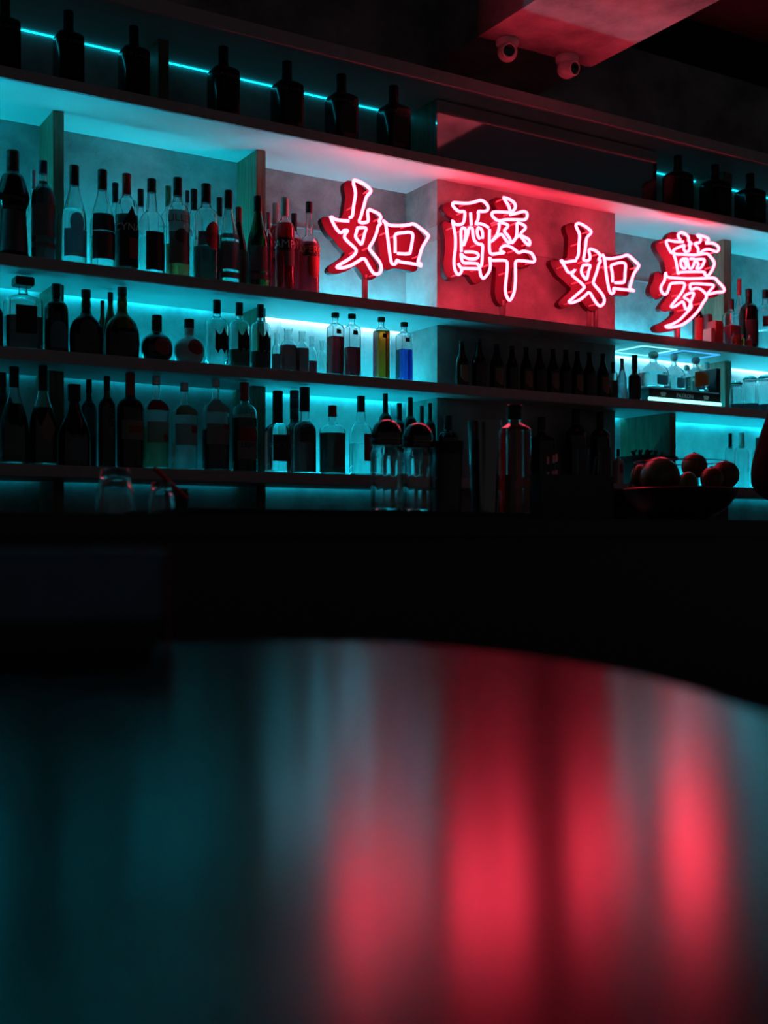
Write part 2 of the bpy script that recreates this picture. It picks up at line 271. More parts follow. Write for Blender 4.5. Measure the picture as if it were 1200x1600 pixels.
 (6, 1000, 340, [[(405,228),(330,225),(260,213),(247,235),(265,280),(295,330),(320,300),(370,275),(415,260),(410,290),(425,318),(455,315),(468,280),(460,250),(485,248),(455,215),(455,185),(425,155),(385,140),(358,160),(365,190),(380,210)],[(535,165),(590,175),(635,195),(640,215),(620,240),(680,240),(725,265),(738,295),(715,320),(660,300),(610,300),(550,335),(545,290),(515,242),(555,235),(570,200),(542,172)],[(305,310),(330,340),(400,345),(500,350),(560,345),(630,340),(670,380),(695,420),(690,460),(660,520),(630,545),(605,530),(600,510),(480,508),(380,512),(358,525),(350,480),(335,400),(310,325)],[(410,385),(385,400),(385,450),(410,478),(432,465),(425,420),(405,395),(440,388),(450,430),(465,475),(490,470),(510,420),(515,390),(470,386)],[(530,392),(600,392),(595,430),(570,470),(530,478),(548,440),(530,410)],[(240,512),(255,555),(330,565),(440,572),(560,570),(690,565),(730,600),(785,660),(780,695),(720,700),(635,718),(660,680),(690,635),(620,625),(490,620),(470,640),(480,675),(530,660),(580,680),(625,735),(590,800),(540,880),(460,960),(380,1010),(280,1030),(240,1020),(300,1000),(370,960),(430,900),(475,850),(480,820),(455,775),(415,750),(430,725),(480,705),(505,715),(480,780),(460,840),(430,860),(410,800),(390,790),(330,830),(290,835),(330,780),(380,720),(415,650),(410,615),(350,612),(290,620),(275,650),(255,705),(230,720),(200,690),(200,640),(230,590),(238,525)]],
  [(1061.8,358.6),(1065.8,358.3),(1069.8,359.4),(1074.3,361.8),(1078.3,365.3),(1082.7,367.7),(1085.4,363.9),(1089.8,362.3),(1093.8,362.6),(1097.8,363.4),(1102.3,364.7),(1106.3,366.5),(1110.3,369.8),(1113.3,373.7),(1117.8,376.0),(1121.8,378.2),(1125.9,382.3),(1127.8,386.3),(1128.1,390.3),(1125.4,394.8),(1121.8,397.9),(1118.0,400.8),(1119.2,404.8),(1121.0,409.3),(1121.1,413.3),(1120.3,417.8),(1118.7,421.8),(1117.2,425.8),(1119.3,430.3),(1123.3,433.8),(1127.8,438.3),(1131.5,442.3),(1135.1,446.8),(1136.3,450.8),(1135.6,455.3),(1133.8,459.3),(1129.8,461.3),(1125.3,461.8),(1121.3,462.3),(1116.8,463.1),(1112.8,464.0),(1108.5,466.8),(1106.1,470.8),(1103.7,475.3),(1101.2,479.3),(1098.7,483.3),(1095.8,487.8),(1092.8,491.8),(1088.3,496.3),(1084.3,500.3),(1079.8,504.4),(1075.8,507.2),(1071.3,510.0),(1067.3,512.4),(1063.3,514.0),(1058.8,515.0),(1054.8,515.8),(1050.3,516.7),(1046.3,516.8),(1041.8,516.3),(1037.8,514.8),(1034.9,510.8),(1036.1,506.8),(1039.8,504.1),(1044.3,502.5),(1048.3,501.0),(1052.8,498.5),(1056.8,496.1),(1061.3,492.3),(1065.1,488.3),(1065.6,483.8),(1062.3,481.1),(1058.3,482.7),(1053.8,484.1),(1049.8,484.3),(1045.3,483.2),(1043.3,479.3),(1044.5,474.8),(1047.3,470.8),(1050.7,466.3),(1053.9,462.3),(1057.2,458.3),(1060.1,453.8),(1061.0,449.8),(1056.8,447.9),(1052.8,449.4),(1049.9,453.8),(1048.3,457.8),(1045.3,462.1),(1041.3,464.4),(1037.3,465.1),(1032.8,462.6),(1029.5,458.8),(1027.8,454.3),(1027.3,450.3),(1028.0,445.8),(1029.7,441.8),(1032.1,437.3),(1033.2,433.3),(1033.8,429.3),(1034.6,424.8),(1037.3,421.1),(1041.8,420.6),(1045.3,423.8),(1049.3,427.2),(1052.9,425.3),(1052.7,420.8),(1051.9,416.8),(1051.2,412.8),(1050.3,408.3),(1049.0,404.3),(1046.3,399.8),(1043.2,395.8),(1040.4,391.3),(1038.4,387.3),(1036.5,382.8),(1035.9,378.8),(1037.2,374.8),(1040.8,371.0),(1044.8,370.3),(1049.3,370.8),(1053.1,369.7),(1054.7,365.3),(1057.3,361.4)]),
]

# ------------------------------------------------------------------ the setting
F_ = 3.40                # front plane of the shelves
WB = F_+.335             # back wall face
X0, X1 = 0.0, 5.3        # extent of the shelving
ZB = {1: CZ+1.326, 2: CZ+.786, 3: CZ+.517, 4: CZ+.179}     # undersides
TK = .036
ZT = {k: z+TK for k, z in ZB.items()}                       # tops
ZTRIM = CZ+1.625
tag(box('floor', (-3, -2.5, -.1), (7.5, WB+.15, 0), M_floor), None, None, kind='structure')
tag(box('wall_back', (-3, WB, 0), (7.5, WB+.15, CZ+2.15), M_wall), None, None, kind='structure')
tag(box('ceiling', (-3, -2.5, CZ+2.15), (7.5, WB+.15, CZ+2.25), M_ceil), None, None, kind='structure')
colL, colR, colY = xat(683, F_+.12), xat(961, F_+.12), F_+.12
column = tag(box('trim_1', (colL, colY, 0), (colR, WB, ZB[1]), M_col), None, None, kind='structure')
for zc in (1.36, 1.305):     # formwork joints left in the column
    box('formwork_ridge', (colL-.004, colY-.004, CZ+zc-.004-.20), (colR+.002, WB, CZ+zc+.004-.20), M_col, column)
for xa, xb in ((xat(415, F_+.17)+.003, colL-.005), (colR+.003, xat(1131, F_+.17)-.003)):
    box('formwork_ridge', (xa, WB-.004, CZ+1.128), (xb, WB+.004, CZ+1.134), M_wall, bpy.data.objects['wall_back'])
bz = CZ+1.83
bl = at(750, 62, F_-.03); br = at(925, 108, F_-.03)
bmL = xat(750, F_-.012); bmR = xat(925, F_-.012)
tag(box('trim_2', (bmL, -1.0, bz), (bmR, WB, CZ+2.15), M_beam), None, None, kind='structure')

# ------------------------------------------------------------------ the back bar shelving, one built-in unit
unit = empty('bar_shelving', (0, F_, 0), 'white laminate back bar shelving with wooden dividers and cyan strip lights', 'shelving')
def up(name, lo, hi, m, bev=0.0015):      # a part in world coordinates under the unit
    return box(name, (lo[0], lo[1]-F_, lo[2]), (hi[0], hi[1]-F_, hi[2]), m, unit, bev=bev)
for k in (1, 2, 3, 4):
    y1 = WB if k == 1 else WB-.020
    if k == 1: up('shelf_board', (X0, F_, ZB[k]), (X1, y1, ZT[k]), M_lam)
    else:
        # boards notch around the column: one run each side and a front run
        up('shelf_board', (X0, F_, ZB[k]), (colL, y1, ZT[k]), M_lam)
        up('shelf_board', (colL, F_, ZB[k]), (colR, colY, ZT[k]), M_lam)
        up('shelf_board', (colR, F_, ZB[k]), (X1, y1, ZT[k]), M_lam)
    up('edge_band', (X0, F_-.003, ZB[k]+.002), (X1, F_, ZT[k]), M_edge, 0)
up('top_board', (X0, F_, ZTRIM), (X1, WB, ZTRIM+.044), M_lam)
up('top_trim', (X0, F_-.004, ZTRIM), (X1, F_, ZTRIM+.044), M_edge, 0)
pnR = xat(1026, F_+.12)
up('dark_panel', (colL, F_+.12, ZT[1]), (pnR, F_+.13, ZTRIM-.006), M_panel, 0)
up('panel_side', (colL, F_+.13, ZT[1]), (colL+.012, WB, ZTRIM), M_wood, 0)
up('panel_side', (pnR-.012, F_+.13, ZT[1]), (pnR, WB, ZTRIM), M_wood, 0)
YD = F_+.17
def divider(u0, u1, z0, z1, y0=YD):
    up('divider', (xat(u0, y0), y0, z0), (xat(u1, y0), WB, z1), M_wood, .001)
D1 = (83, 100); D2 = (401, 415)
for a, b in (D1, D2):
    divider(a, b, ZT[2], ZB[1]); divider(a, b, ZT[3], ZB[2]); divider(a-6, b, ZT[4], ZB[3]); divider(a, b, 0, ZB[4])
divider(247.5, 264, ZT[1], ZTRIM); divider(1130, 1144, ZT[1], ZTRIM)
divider(1131, 1143, ZT[2], ZB[1]); divider(1133, 1143, ZT[3], ZB[2]); divider(1047, 1056, ZT[4], ZB[3], F_+.04)
xd1, xd2 = xat(100, YD), xat(415, YD); xd3 = xat(1143, YD)
xs1, xs2 = xat(83, YD), xat(401, YD); xs3 = xat(1131, YD)
def led(tone, s, x0, x1, y0, y1, z0, z1):
    up('led_strip', (x0, y0, z0), (x1, y1, z1), emit('led_%s%g' % (tone, s), LEDW if tone else LEDC, s), 0)
e = .012
# upward strips, lying on boards 2, 3 and 4 near the wall
secs = {'A': (X0+e, xs1-e), 'B': (xd1+e, xs2-e), 'C': (xd2+e, colL-e), 'D': (colR+e, xs3-e), 'E': (xd3+e, X1-e)}
xs4, xd4 = xat(1047, F_+.04), xat(1056, F_+.04)
secs4 = {'A': secs['A'], 'B': secs['B'], 'C': secs['C'], 'D': (colR+e, xs4-e), 'E': (xd4+e, X1-e)}
UPS = {2: dict(A=.75, B=1.05, C=.56, D=.66, E=.9), 3: dict(A=.16, B=.18, C=.32, D=.34, E=.36), 4: dict(A=.016, B=.018, C=.34, D=.18, E=.36)}
DNS = {2: dict(A=.10, B=.13, C=.55, D=.40, E=.40), 3: dict(A=.025, B=.03, C=.20, D=.16, E=.18), 4: dict(A=.012, B=.012, C=.03, D=.03, E=.03)}
for k in (2, 3, 4):
    sk = secs4 if k == 4 else secs
    for sec, st in UPS[k].items():
        led('', LED_UP*st, *sk[sec], WB-.086, WB-.078, ZT[k]+.0005, ZT[k]+.006)
    sk = secs if k == 2 else secs4
    for sec, st in DNS[k].items():          # hidden in the gap between board and wall
        led('cool_white_' if k == 2 and sec in 'CDE' else '', LED_UP*st, *sk[sec], WB-.0195, WB-.016, ZB[k]+.010, ZB[k]+.020)
xt0, xt1 = xat(247.5, YD), xat(264, YD); xt2, xt3 = xat(1130, YD), xat(1144, YD)
for rng in ((X0+e, xt0-.004), (xt1+.004, colL-.004), (pnR+.004, xt2-.004), (xt3+.004, X1-e)):
    led('', 2.2, *rng, WB-.006, WB-.0005, ZTRIM-.004, ZTRIM-.0005)
# wiring conduits on the wall between the boards
for u in (437, 609):
    V, Fc = tube([Vector((xat(u, WB-.006), WB-.006-F_, ZT[4]+.01)), Vector((xat(u, WB-.006), WB-.006-F_, ZB[3]-.004))], .005, 8)
    mk('conduit', V, Fc, M_cream, unit)
    V, Fc = tube([Vector((xat(u, WB-.006), WB-.006-F_, ZT[3]+.01)), Vector((xat(u, WB-.006), WB-.006-F_, ZB[2]-.004))], .005, 8)
    mk('conduit', V, Fc, M_cream, unit)

# ------------------------------------------------------------------ bar counter, table
BY0, BY1, BZ = 2.20, 2.78, CZ+.048
bar = empty('bar_counter', (2.6, 2.4, 0), 'black bar counter running in front of the lit shelves', 'bar counter')
box('counter_top', (-3.4, BY0-2.4, BZ-.045), (3.6, BY1-2.4, BZ), M_bar, bar, bev=.004)
box('front_panel', (-3.35, BY0-2.4+.05, 0), (3.55, BY0-2.4+.09, BZ-.045), M_bar, bar)
box('rear_panel', (-3.35, BY1-2.4-.06, 0), (3.55, BY1-2.4-.02, BZ-.045), M_bar, bar)
box('foot_rail', (-3.3, BY0-2.4-.06, .20), (3.5, BY0-2.4-.03, .23), M_tin, bar, bev=.008)
MZ = BZ+.014
xm0, xm1 = xat(287, 2.3), xat(835, 2.3)
mt = empty('bar_mat', ((xm0+xm1)/2, 2.45, BZ), 'long black rubber bar mat under the jars and shakers', 'bar mat')
box('mat_sheet', (xm0-(xm0+xm1)/2, 2.26-2.45, 0), (xm1-(xm0+xm1)/2, 2.66-2.45, MZ-BZ), M_mat, mt, bev=.003)

TZ = CZ-.12
def tp(u, v):
    d = .12*FPX/(v-HOR); xc = d*(u-600)/FPX
    return Vector((d*ST+xc*CT, d*CT-xc*ST, TZ))
edge = [tp(-60, 1034), tp(140, 1012), tp(300, 1003), tp(520, 1001), tp(680, 1008), tp(820, 1023), tp(960, 1046), tp(1080, 1076), tp(1180, 1110)]
def cp(xc, d): return Vector((d*ST+xc*CT, d*CT-xc*ST, TZ))
edge += [cp(.30, .55), cp(.27, .30), cp(.14, .10), cp(-.12, .02), cp(-.38, .10), cp(-.56, .40), cp(-.60, .80)]
ol = catmull(edge, 6, True)
tcx = sum((p.x for p in ol))/len(ol); tcy = sum((p.y for p in ol))/len(ol)
table = empty('lounge_table', (tcx, tcy, 0), 'black glossy round-edged table in the blurred foreground reflecting the neon', 'table')
ins = lambda p, k: Vector((tcx+(p.x-tcx)*k-tcx, tcy+(p.y-tcy)*k-tcy, 0))
n = len(ol); V, Fc = [], []
lay = [(.985, -.028), (1.0, -.022), (1.0, -.006), (.997, -.0015), (.992, 0.0)]
for k, dz in lay: V += [ins(p, k)+Vector((0, 0, TZ+dz)) for p in ol]
for a in range(len(lay)-1):
    for i in range(n): j = (i+1) % n; Fc.append((a*n+i, a*n+j, (a+1)*n+j, (a+1)*n+i))
Fc.append(tuple(range(n))[::-1]); Fc.append(tuple((len(lay)-1)*n+i for i in range(n)))
tt = mk('table_top', V, Fc, M_table, table, ang=50)
for f in tt.data.polygons:
    if len(f.vertices) > 4: f.use_smooth = False
for e_ in tt.data.edges:       # crisp line where the flat top meets the rounded rim
    if all(v >= (len(lay)-1)*n for v in e_.vertices): e_.use_edge_sharp = True
V, Fc = lathe(chaikin([(.0, .0), (0, .26), (.012, .26), (.03, .10), (.06, .04), (.40, .032), (TZ-.06, .035), (TZ-.035, .12), (TZ-.028, .12), (TZ-.028, 0)], 1), 1)
mk('pedestal', V, Fc, M_tin, table)
# dark caddy standing on the table, at the left
q = tp(262, 1016)
cad = empty('table_caddy', (q.x, q.y, TZ), 'dark navy box-shaped caddy on the glossy table, blurred at left', 'caddy', rz=-TH+math.radians(14))
M_nav = mat('navy_leatherette', (.08, .15, .26), .45, vary=.1); M_redlit = mat('red_lit_end', (.16, .025, .03), .5)
box('plinth', (-.30, -.004, 0), (-.012, .07, .034), M_blk, cad, bev=.002)
box('body', (-.31, -.010, .034), (-.004, .075, .108), M_nav, cad, bev=.004)
box('end_panel', (-.004, -.010, .004), (.004, .075, .108), M_redlit, cad, bev=.002)  # end coloured maroon: red light on that side put into the colour

# ------------------------------------------------------------------ neon signs
names = ['neon sign of the character 如 left of the concrete column, widest of the four',
         'neon sign of the character 醉 in front of the concrete column',
         'neon sign of the second character 如, at the right edge of the concrete column',
         'neon sign of the character 夢, rightmost, in front of red-lit bottles']
YT = F_-.008
posts = [[(570, 430, 1.7)], [(785, 470, 2.2)], [(920, 480, 1.3), (931, 480, 1.3)], [(1058, 505, 2.2)]]
for si, (sc, ox, oy, tubes, outl) in enumerate(SIGNS):
    us = [a for a, b in outl]; um = sum(us)/len(us)
    if si == 3: um = 1058
    base = Vector((xat(posts[si][0][0], YT+.058), YT+.058, ZT[2]))
    s = empty('neon_sign', base, names[si], 'neon sign', 'four neon characters along the second shelf')
    front = [at(a, b, YT)-base for a, b in outl]
    # enamelled channel box: front plate, return and rim
    bm = bmesh.new()
    fr = [bm.verts.new((p.x, YT+.048-base.y, p.z)) for p in front]
    rim = [bm.verts.new((p.x, YT+.044-base.y, p.z)) for p in front]
    bk = [bm.verts.new((p.x, YT+.070-base.y, p.z)) for p in front]
    m_ = len(front); ctr = sum(front, Vector())/m_
    bm.faces.new(fr); bm.faces.new(bk[::-1])
    for i in range(m_):
        j = (i+1) % m_
        bm.faces.new((fr[i], fr[j], rim[j], rim[i])); bm.faces.new((rim[i], rim[j], bk[j], bk[i]))
    bmesh.ops.recalc_face_normals(bm, faces=bm.faces)
    bmesh.ops.triangulate(bm, faces=[f for f in bm.faces if len(f.verts) > 4])
    me = bpy.data.meshes.new('channel_box'); bm.to_mesh(me); bm.free()
    link('channel_box', me, M_signred, s)
    for t in tubes:
        P = [at(ox+a/sc, oy+b/sc, YT)-base for a, b in t]
        P = [p+Vector((0, 0, 0)) for p in catmull(P, 3)]
        V, Fc = tube(P, .0055, 8)
        nt_ = mk('neon_tube', V, Fc, M_tube, s)
        k = max(1, len(t)//5)
        for i in range(2, len(t), 6):
            p = at(ox+t[i][0]/sc, oy+t[i][1]/sc, YT)-base
            V, Fc = tube([p+Vector((.0, .004, 0)), p+Vector((0, .049, 0))], .0035, 6)
            mk('tube_support', V, Fc, M_std, nt_)
    for (u, v, w) in posts[si]:
        p = at(u, v, YT+.058)-base
        V, Fc = tube([Vector((p.x, 0, .002)), Vector((p.x, 0, p.z))], w*.0042+.004, 10)
        mk('post', V, Fc, M_post, s)
    box('foot_plate', (-.035, -.026, 0), (.035, .026, .006), M_post, s, bev=.001)

# ------------------------------------------------------------------ security cameras under the beam
def cctv(u, v, w, turn, label):
    y = F_-.03; p = at(u, v, y); p.z = bz
    k = px(u, y)*w/2
    c = empty('security_camera', (p.x, y, bz), label, 'security camera', 'dome cameras under the ceiling beam')
    V, Fc = lathe([(0, 0), (0, k*1.05), (-k*.25, k*1.08), (-k*.55, k*.95), (-k*.62, k*.6), (-k*.62, 0)], k); mk('mount', V, Fc, M_cctv, c)
    ball = [(k*.92*math.cos(a), k*.92*math.sin(a)) for a in [math.pi*i/14 for i in range(15)]]
    V, Fc = lathe([(z, max(0, r) if 0 < i < 14 else 0) for i, (z, r) in enumerate(ball)], k)
    V = [Vector(a)+Vector((0, 0, -k*1.05)) for a in V]; mk('turret', V, Fc, M_cctv, c)
    R = Matrix.Rotation(turn, 4, 'Z') @ Matrix.Rotation(math.radians(102), 4, 'X')
    V, Fc = lathe([(k*.62, k*.70), (k*.98, k*.68), (k*1.04, k*.60), (k*.98, k*.52), (k*.80, k*.50)], k)
    V = [R @ Vector(a)+Vector((0, 0, -k*1.10)) for a in V]; lr = mk('lens_ring', V, Fc, M_cctv, c)
    V, Fc = lathe([(k*.80, k*.51), (k*.96, k*.50), (k*.99, k*.3), (k*1.0, 0)], k)
    V = [R @ Vector(a)+Vector((0, 0, -k*1.10)) for a in V]; mk('lens', V, Fc, M_lens, lr)
cctv(793, 75, 34, math.radians(-28), 'white dome camera under the beam, nearer the left edge, lens towards us')
cctv(886, 97, 34, math.radians(8), 'white dome camera under the beam, at its right edge, lens turned away right')

# ------------------------------------------------------------------ bottles
SH = {  # (height fraction, radius fraction); the cap covers the top
 'slope': [(0, .86), (.006, .97), (.02, 1), (.44, 1), (.52, .95), (.62, .74), (.72, .50), (.80, .38), (.86, .35), (.97, .34)],
 'round': [(0, .86), (.006, .97), (.02, 1), (.60, 1), (.68, .96), (.73, .78), (.755, .50), (.78, .37), (.86, .34), (.97, .33)],
 'gin': [(0, .88), (.006, .98), (.02, 1), (.58, 1), (.66, .97), (.71, .80), (.735, .45), (.76, .33), (.85, .31), (.97, .31)],
 'vodka': [(0, .86), (.006, .97), (.02, 1), (.50, 1), (.57, .95), (.63, .74), (.66, .48), (.69, .42), (.76, .40), (.85, .31), (.97, .30)],
 'long': [(0, .86), (.006, .96), (.02, .98), (.25, .96), (.28, 1), (.50, 1), (.57, .93), (.61, .70), (.635, .45), (.66, .36), (.72, .37), (.84, .30), (.97, .29)],
 'jd': [(0, .92), (.006, .98), (.02, 1), (.60, 1), (.65, .97), (.69, .78), (.715, .48), (.73, .40), (.80, .36), (.97, .30)],
 'jar': [(0, .90), (.01, .98), (.03, 1), (.55, 1), (.63, .94), (.70, .72), (.745, .48), (.78, .50), (.84, .50), (.86, .46), (.97, .48), (.985, .52), (1.0, .52)],
 'tall_square': [(0, .95), (.006, 1), (.02, 1), (.76, 1), (.785, .97), (.82, .62), (.84, .46), (.90, .44), (.96, .44)],
 'ball': [(0, .50), (.01, .58), (.06, .78), (.16, .95), (.30, 1), (.44, .94), (.54, .76), (.60, .50), (.64, .34), (.74, .31), (.97, .30)],
 'flask': [(0, .86), (.008, .93), (.03, .97), (.30, 1), (.42, .96), (.52, .80), (.58, .55), (.63, .32), (.72, .27), (.78, .30), (.86, .24), (.97, .23)],
 'amaretto': [(0, .96), (.008, 1), (.02, 1), (.66, 1), (.70, .97), (.735, .72), (.76, .32), (.80, .24), (.93, .23)],
 'beer': [(0, .86), (.008, .97), (.02, 1), (.52, 1), (.60, .93), (.70, .62), (.80, .44), (.93, .38), (.98, .38)],
 'bell': [(0, .94), (.008, .97), (.02, .96), (.30, .86), (.46, .78), (.50, .90), (.54, 1), (.60, 1), (.68, .84), (.77, .66), (.785, .50), (.80, .36), (.97, .34)],
 'cone': [(0, .94), (.006, 1), (.02, 1), (.30, 1), (.42, .96), (.54, .78), (.66, .48), (.76, .34), (.84, .30), (.97, .29)],
 'stout': [(0, .90), (.006, .98), (.02, 1), (.54, 1), (.60, 1.03), (.655, 1.0), (.70, .82), (.73, .45), (.75, .34), (.80, .30), (.97, .29)],
 'pucker': [(0, .93), (.006, 1), (.02, 1), (.48, 1), (.54, .95), (.585, .70), (.61, .46), (.64, .42), (.97, .42)],
 'tequila': [(0, .93), (.01, 1), (.03, 1), (.40, 1), (.50, .95), (.58, .80), (.64, .55), (.68, .34), (.72, .27), (.80, .27)],
}
CAPZ = {'slope': .80, 'round': .85, 'gin': .80, 'vodka': .86, 'long': .86, 'jd': .73, 'jar': None, 'tall_square': .93, 'ball': .66, 'flask': .86, 'amaretto': .88, 'beer': .95, 'bell': .80, 'cone': .80, 'stout': .82, 'pucker': .66, 'tequila': .80}
CAPR = {'jd': .36, 'amaretto': .52, 'ball': .33, 'tall_square': .62, 'pucker': .46, 'tequila': .40}
def interp(P, z):
    for a, b in zip(P[:-1], P[1:]):
        if a[0] <= z <= b[0]: return a[1]+(b[1]-a[1])*(z-a[0])/max(1e-9, b[0]-a[0])
    return P[-1][1]
def label_geo(P, R, nn, ky, shp, z0, z1, a, f, eps=.0006):
    V, Fc = [], []; nc, nr = 14, 6; a = math.radians(a); f = math.radians(f)
    for i in range(nc+1):
        t = -1+2*i/nc
        q = math.sqrt(max(0, 1-t*t))
        lo, hi = {'rect': (0, 1), 'arch': (0, .62+.38*q), 'circle': (.5-.5*q, .5+.5*q), 'diamond': (.5-.5*(1-abs(t)), .5+.5*(1-abs(t))),
                  'point': (0, 1-.42*abs(t)), 'shield': (.30*(t*t), 1), 'slant': (.16*(t+1)/2, .84+.16*(t+1)/2), 'ornate': (.18*abs(math.sin(t*4.4)), 1-.30*abs(math.sin(t*2.9)))}[shp]
        for j in range(nr+1):
            z = z0+(z1-z0)*(lo+(hi-lo)*j/nr); r = interp(P, z)
            x, y = xsec(r, R, f+t*a, nn, ky); L = math.hypot(x, y) or 1
            V.append((x+x/L*eps, y+y/L*eps, z))
    for i in range(nc):
        for j in range(nr):
            k = i*(nr+1)+j; Fc.append((k, k+nr+1, k+nr+2, k+1))
    return V, Fc
def wrap_text(P, R, nn, ky, s, zc, h, f, vertical=False, eps=.0022):
    V, Fc = text_geo(s); f = math.radians(f); out = []
    for (x, y, _) in V:
        if vertical: x, y = y-.35, -x; 
        else: y -= .5
        z = zc+y*h; r = interp(P, z)
        X, Y = xsec(r, R, f+x*h/R, nn, ky); L = math.hypot(X, Y) or 1
        out.append((X+X/L*eps, Y+Y/L*eps, z))
    return out, Fc
COUNT = [0]
def bottle(label, u, v, w, row, dl, shape, glass=None, liquid=None, cap=None, zc=None, labs=(), texts=(), group=None, nn=2, ky=1.0, name='bottle', cat='bottle', base=None, rz=0, cr=None, wall=.0032, seg=24):
    y = F_+dl if row else base[1]
    zb = ZT[row] if row else base[0]
    top = at(u, v, y); h = top.z-zb; R = px(u, y)*w/2
    if group is None: group = {1: 'square bottles along the top shelf', 2: 'bottles on the shelf with the neon signs', 3: 'bottles on the middle shelf', 4: 'bottles on the lowest shelf', 0: 'things standing on the bar'}[row]
    o = empty(name, (top.x, y, zb), label, cat, group, rz)
    P = [(z*h, r*R) for z, r in chaikin(SH[shape], 2)]
    glass = glass or M_clear
    hollow = glass in (M_clear, M_frost, M_green, M_amber, M_brown, M_navy)
    ft = .93*h if zc is None and CAPZ[shape] else h
    if hollow:
        inn = [(max(z, .007), max(r-wall, .003)) for z, r in P if z > .006]
        inn[0] = (.007, inn[0][1]*.9)
        prof = [(.0025, 0), (.0025, P[0][1]*.8)]+P+[(P[-1][0], inn[-1][1])]+inn[::-1]+[(.0075, 0)]
        prof = [(z, r) for z, r in prof]
    else:
        prof = [(0, 0)]+P+[(P[-1][0], 0)]
    V, Fc = lathe(prof, R, nn, ky, seg)
    mk('glass_body', V, Fc, glass, o, ang=50)
    if hollow and liquid:
        lv, lm = liquid; lp = [(z, r+.0005) for z, r in inn if z <= lv*h]
        if len(lp) > 1:
            lp.append((lv*h, interp(inn, lv*h)+.0005))
            V, Fc = lathe([(.0068, 0)]+lp+[(lv*h, 0)], R, nn, ky, seg); mk('liquid', V, Fc, lm, o, ang=50)
    zc = zc or CAPZ[shape]
    if zc and cap:
        rc = (cr or CAPR.get(shape) or interp(SH[shape], .93)*1.14)*R
        z0 = zc*h; hc = h-z0
        if shape == 'amaretto':
            box('cap', (-rc, -rc, z0), (rc, rc, h), cap, o, bev=.003)
        elif shape == 'tequila':
            cp_ = [(z0+hc*.5-hc*.5*math.cos(math.pi*i/10), rc*(.30+.70*math.sin(math.pi*i/10))) for i in range(11)]
            V, Fc = lathe([(z0, 0)]+cp_+[(h, 0)], R); mk('stopper', V, Fc, cap, o)
        else:
            g = rc*.05
            cp_ = [(z0, rc*.98), (z0+hc*.02, rc)]
            for q in (.30, .36): cp_ += [(z0+hc*(q-.012), rc), (z0+hc*q, rc-g), (z0+hc*(q+.012), rc)]
            for q in (.72, .80, .88): cp_ += [(z0+hc*(q-.015), rc), (z0+hc*q, rc-g), (z0+hc*(q+.015), rc)]
            cp_ += [(z0+hc*.965, rc), (h, rc*.93)]
            V, Fc = lathe([(z0, 0)]+cp_+[(h, 0)], R); mk('cap', V, Fc, cap, o)
    plab = []
    for li, (shp, lm, z0, z1, a, f) in enumerate(labs):
        V, Fc = label_geo(P, R, nn, ky, shp, z0*h, z1*h, a, f, .0006+.0004*li); plab.append(mk('paper_label', V, Fc, lm, o))
    for tt in texts:
        s, lm, z, hh, f = tt[:5]
        V, Fc = wrap_text(P, R, nn, ky, s, z*h, hh*h, f, len(tt) > 5); mk('lettering', V, Fc, lm, plab[0] if plab else o, smooth=False)
    return o

# top shelf: square black whiskey bottles
JL = [(M_blkg, [('rect', P_blk, .12, .50, 34, 0)])]
for (u, v, lab) in ((8, -6, 'square black whiskey bottle cut by the left frame edge, on the top shelf'),
                    (107, 18, 'square black whiskey bottle on the top shelf, first wholly in view from the left'),
                    (209, 42, 'square black whiskey bottle on the top shelf, just left of the dark divider'),
                    (349, 74, 'square black whiskey bottle on the top shelf, first right of the dark divider'),
                    (448.5, 97, 'square black whiskey bottle on the top shelf, second right of the dark divider'),
                    (533.5, 117, 'square black whiskey bottle on the top shelf, third right of the dark divider'),
                    (615, 135, 'square black whiskey bottle on the top shelf, last one left of the dark glossy panel'),
                    (1059, 244, 'square black whiskey bottle on the top shelf, first right of the dark glossy panel'),
                    (1117, 258, 'square black whiskey bottle in front of the right-hand top shelf divider, barely visible'),
                    (1172, 272, 'square black whiskey bottle on the top shelf, rightmost in view')):
    bottle(lab, u, v, 43 if u < 700 else 37, 1, .06, 'jd', M_blkg, None, M_blk, labs=[('rect', P_blk, .10, .50, 34, 0)],
           texts=[('JACK DANIEL\'S', I_gry, .55, .045, 0)], nn=7, name='whiskey_bottle')

# second shelf, left of the signs
G = dict
bottle('dark bell-shaped liqueur bottle at the left end of the neon shelf', 20, 236, 50, 2, .075, 'bell', M_brown, (.62, L_brown), C_blk, labs=[('rect', P_drk, .06, .44, 60, 0)])
bottle('rounded bottle of red vermouth with a pale band label, beside the bell-shaped bottle', 67.5, 252, 37, 2, .07, 'round', M_clear, (.80, L_dred), C_blu, zc=.87, labs=[('rect', P_gry, .24, .56, 75, 0), ('rect', P_gry, .14, .19, 75, 0)], texts=[])
bottle('small clear bottle hiding behind the red vermouth bottle', 52, 266, 22, 2, .13, 'slope', M_clear, None, C_sil)
bottle('clear sloping bottle with a round badge above its label, right of the first wooden divider', 116, 259, 38, 2, .075, 'slope', M_clear, (.56, L_water), C_blk, labs=[('rect', P_blu, .09, .36, 68, 0), ('circle', P_blu, .32, .52, 36, 0)])
bottle('clear sloping bottle with a two-tone dark label, second right of the first wooden divider', 160, 266, 38, 2, .075, 'slope', M_clear, (.55, L_water), C_blk, labs=[('rect', P_blk, .38, .55, 68, 0), ('rect', P_drk, .10, .375, 68, 0)])
bottle('clear bottle with a ringed dark cap peeking out left of the red-capped bottle', 180, 286, 25, 2, .20, 'round', M_clear, None, C_blk, zc=.80)
